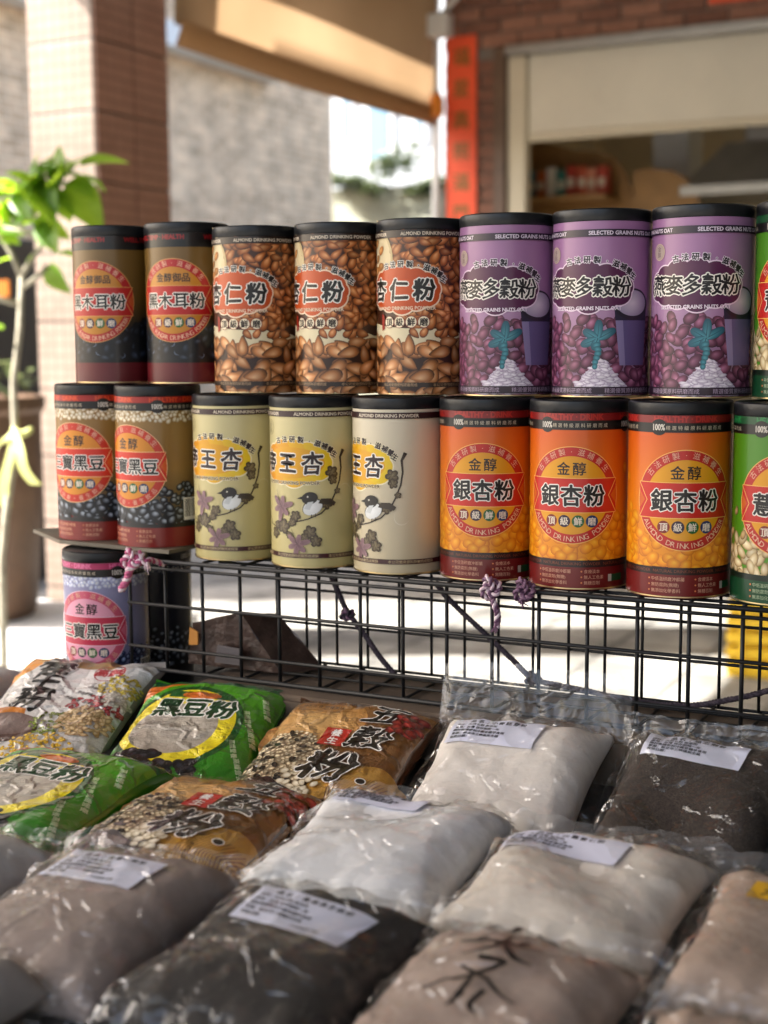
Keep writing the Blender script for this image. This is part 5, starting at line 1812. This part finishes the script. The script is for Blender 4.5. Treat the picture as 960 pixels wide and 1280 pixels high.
def pr_grain():
    W, H = 170, 220
    P = Print()
    w, h = W / 2 - 1.5, H / 2 - 1.5
    P.rect(-w, -h, w, h, hx('d0c8c0'), hx('f0eeea'))
    P.poly([(-w, h), (-w + 46, h), (-w + 26, h - 44), (-w, h - 70)], hx('f09a1c'))
    P.poly([(-w + 62, h), (w - 40, h), (w - 46, h - 26), (-w + 66, h - 30)], hx('a8864a'))
    P.text('養生粉', -28, 44, 46, INK, bold=1.2, outline=hx('d8d2cc'), ow=1.2, wob=3, shear=.1, pitch=38, vert=True)
    P.poly([(-w, -8), (-26, -14), (-22, -28), (-w, -26)], hx('c87a2c'))
    P.text('高鈣', 38, 74, 17, hx('b83a3a'), bold=.8, outline=hx('e8d8d4'), ow=.9)
    P.ring(38, 74, 17, 18.4, hx('b83a3a'), n=32)
    for i in range(3):
        P.text('沖泡即食 · 營養健康', 52 - i * 10, 36 - i * 12, 6, hx('3a322e'), bold=.1, rot=-.3)
    P.ellipse(-42, -50, 46, 24, hx('5a4038'), .05, n=40)
    P.ellipse(-42, -42, 44, 20, hx('7a625a'), .05, n=40, col_c=hx('9a8880'))
    def pile(cx, cy, a, b, base, rim, hi, sa, sb, n):
        for k in range(n):
            t, rr = rng.uniform(0, 6.28), rng.random() ** .5
            P.seed(cx + a * rr * math.cos(t), cy + b * rr * math.sin(t), sa, sb, rng.uniform(0, 3), base, rim, hi, n=8, vmin=-h + 1)
    pile(50, 6, 34, 18, hx('a82830'), hx('5a0c14'), hx('d86a64'), 3, 2, 90)
    pile(62, 46, 24, 22, hx('d8c040'), hx('9a8420'), hx('f0e080'), 2.6, 2, 80)
    pile(70, 20, 16, 14, hx('d8d0c0'), hx('a09888'), WHT, 3.4, 2, 70)
    pile(16, -36, 26, 22, hx('6a7a1c'), hx('36400c'), hx('a8b448'), 2.6, 2, 80)
    pile(50, -26, 30, 26, hx('c8a878'), hx('86683c'), hx('ead4ac'), 5.2, 3.0, 120)
    pile(20, -80, 40, 26, hx('d8a818'), hx('8f6a08'), hx('f4dc58'), 2.6, 2.0, 170)
    pile(-66, -84, 22, 18, hx('8a1c20'), hx('3c0a0c'), hx('c85050'), 3.2, 2.2, 70)
    pile(-54, -72, 16, 9, hx('d8c040'), hx('9a8420'), hx('f0e080'), 2.2, 1.6, 50)
    return P

GP = 'printed pouches'
Pg, Pf = pr_green(), pr_five()
printed_bag('grain_pouch', (-0.018, -0.112), .172, .230, .032, 13, 19, pr_grain(), 'pale silver grain powder pouch with calligraphy and coloured bean piles below the pink canister', 11, GP, hx('9a948e'), z=TAB + .003)
printed_bag('green_pouch', (0.165, -0.112), .166, .206, .034, 14, 19, Pg, 'green black bean powder pouch with yellow oval against the wire rack', 12, GP, hx('2f7d14'))
printed_bag('brown_pouch', (0.334, -0.122), .168, .198, .034, 4, 18, Pf, 'brown five grain powder pouch with calligraphy against the cardboard box', 13, GP, hx('4a2c18'))
printed_bag('green_pouch', (0.150, -0.345), .172, .200, .036, 4, 5, pr_green(), 'green black bean powder pouch lying in front of the other green pouch', 14, GP, hx('2f7d14'))
printed_bag('brown_pouch', (0.325, -0.345), .160, .192, .036, 2, 5, pr_five(), 'brown five grain powder pouch lying behind the taupe powder bag', 15, GP, hx('4a2c18'))

# --- clear bags
def hand_wheat(P):
    def st(pts, w=4.0):
        q = [p[:2] for p in smooth_path([(a, b, 0) for a, b in pts], 6)]
        P.stroke(q, [w * (.55 + .6 * math.sin(math.pi * min(1, .15 + i / len(q)))) for i in range(len(q))], INK)
    st([(-4, 82), (-3, 66), (-9, 62)]); st([(-16, 76), (-26, 66)]); st([(8, 76), (18, 70), (30, 62)])
    st([(-30, 40), (-4, 44), (26, 44)]); st([(0, 56), (-4, 38), (-22, 22)]); st([(0, 42), (10, 30), (26, 24)]); st([(-14, 50), (-20, 44)]); st([(14, 52), (8, 46)])
    st([(-10, 22), (8, 22), (-8, 4), (-34, -12)]); st([(-18, 12), (4, 2), (30, -16)], 3.0); st([(-6, 6), (-8, -14), (-12, -28)]); st([(6, -6), (2, -20), (10, -30)])
clear_bag((0.512, -0.122), .166, .192, .040, 4, 21, PW['beige'], 'clear zip bag of beige powder with white label against the rack', 21, True, (-22, 56, -4), '小麥胚芽粉', '', .046, hcurl=1.1, psize=(96, 42))
clear_bag((0.684, -0.116), .152, .202, .038, 1, 22, PW['dark'], 'clear bag of black sesame powder with white label against the rack', 22, True, (-8, 66, -4), '黑芝麻粉', '', .020, psize=(96, 38), hcurl=.9)
clear_bag((0.862, -0.125), .155, .202, .038, 2, 14, PW['char'], 'clear bag of dark powder at the end of the back row of bags', 23, False, header=.03)
clear_bag((0.490, -0.335), .166, .196, .041, 3, 6, PW['white'], 'clear bag of pure white powder behind the dark sesame bag', 24, True, (-24, 70, -4), '馬鈴薯粉', '', .022, psize=(84, 34), hcurl=.6)
clear_bag((0.658, -0.350), .170, .194, .040, -1, 6, PW['cream'], 'clear bag of cream coloured powder with white label behind the hand marked bag', 25, True, (-24, 52, -3), '山藥薏仁粉', '', .024, psize=(104, 42), hcurl=.6)
clear_bag((0.830, -0.365), .166, .205, .040, 0, 5, PW['rose'], 'clear bag of reddish brown powder with a yellow tag', 26, True, (-22, 40, -8), '糙米粉', '', .024, psize=(58, 30), paper_col=hx('c89a1e'))
clear_bag((0.203, -0.545), .156, .192, .038, 2, 4, PW['pale'], 'clear bag of pale grey powder beside the taupe powder bag', 27, True, (-34, 40, -4), '黃豆粉', '', .022, psize=(70, 36))
clear_bag((0.362, -0.535), .158, .194, .040, 3, 5, PW['taupe'], 'clear bag of taupe powder with white dated label', 28, True, (-8, 38, -5), '黃高芝麻粉', '11202 29', .024, psize=(92, 46))
clear_bag((0.521, -0.545), .158, .196, .041, 1, 5, PW['char'], 'clear bag of charcoal sesame powder with white dated label in the front', 29, True, (6, 40, -7), '黃高黑芝麻粉', '112022 29', .024, psize=(98, 48))
clear_bag((0.672, -0.547), .150, .198, .040, 0, 5, PW['brown'], 'clear bag of brown powder with black marker handwriting', 30, False, header=.024, hand=hand_wheat)
clear_bag((0.838, -0.585), .150, .19, .038, 0, 4, PW['rose'], 'clear bag of brown powder in front of the yellow tagged bag', 31, False, header=.022)
clear_bag((0.332, -0.715), .152, .18, .048, 0, 0, PW['grey'], 'clear bag of grey powder with white label in front of the taupe bag', 32, True, (-30, 50, -4), '薏仁粉', '', .02, psize=(80, 38))
clear_bag((-0.178, -0.095), .13, .17, .040, 6, 4, PW['pale'], 'small clear bag of white powder with red print beside the silver pouch', 33, True, (10, -30, 0), '白木耳', '', .02, psize=(40, 16), paper_col=hx('b83a3a'))
print('script seconds', round(time.time() - _T0, 1))
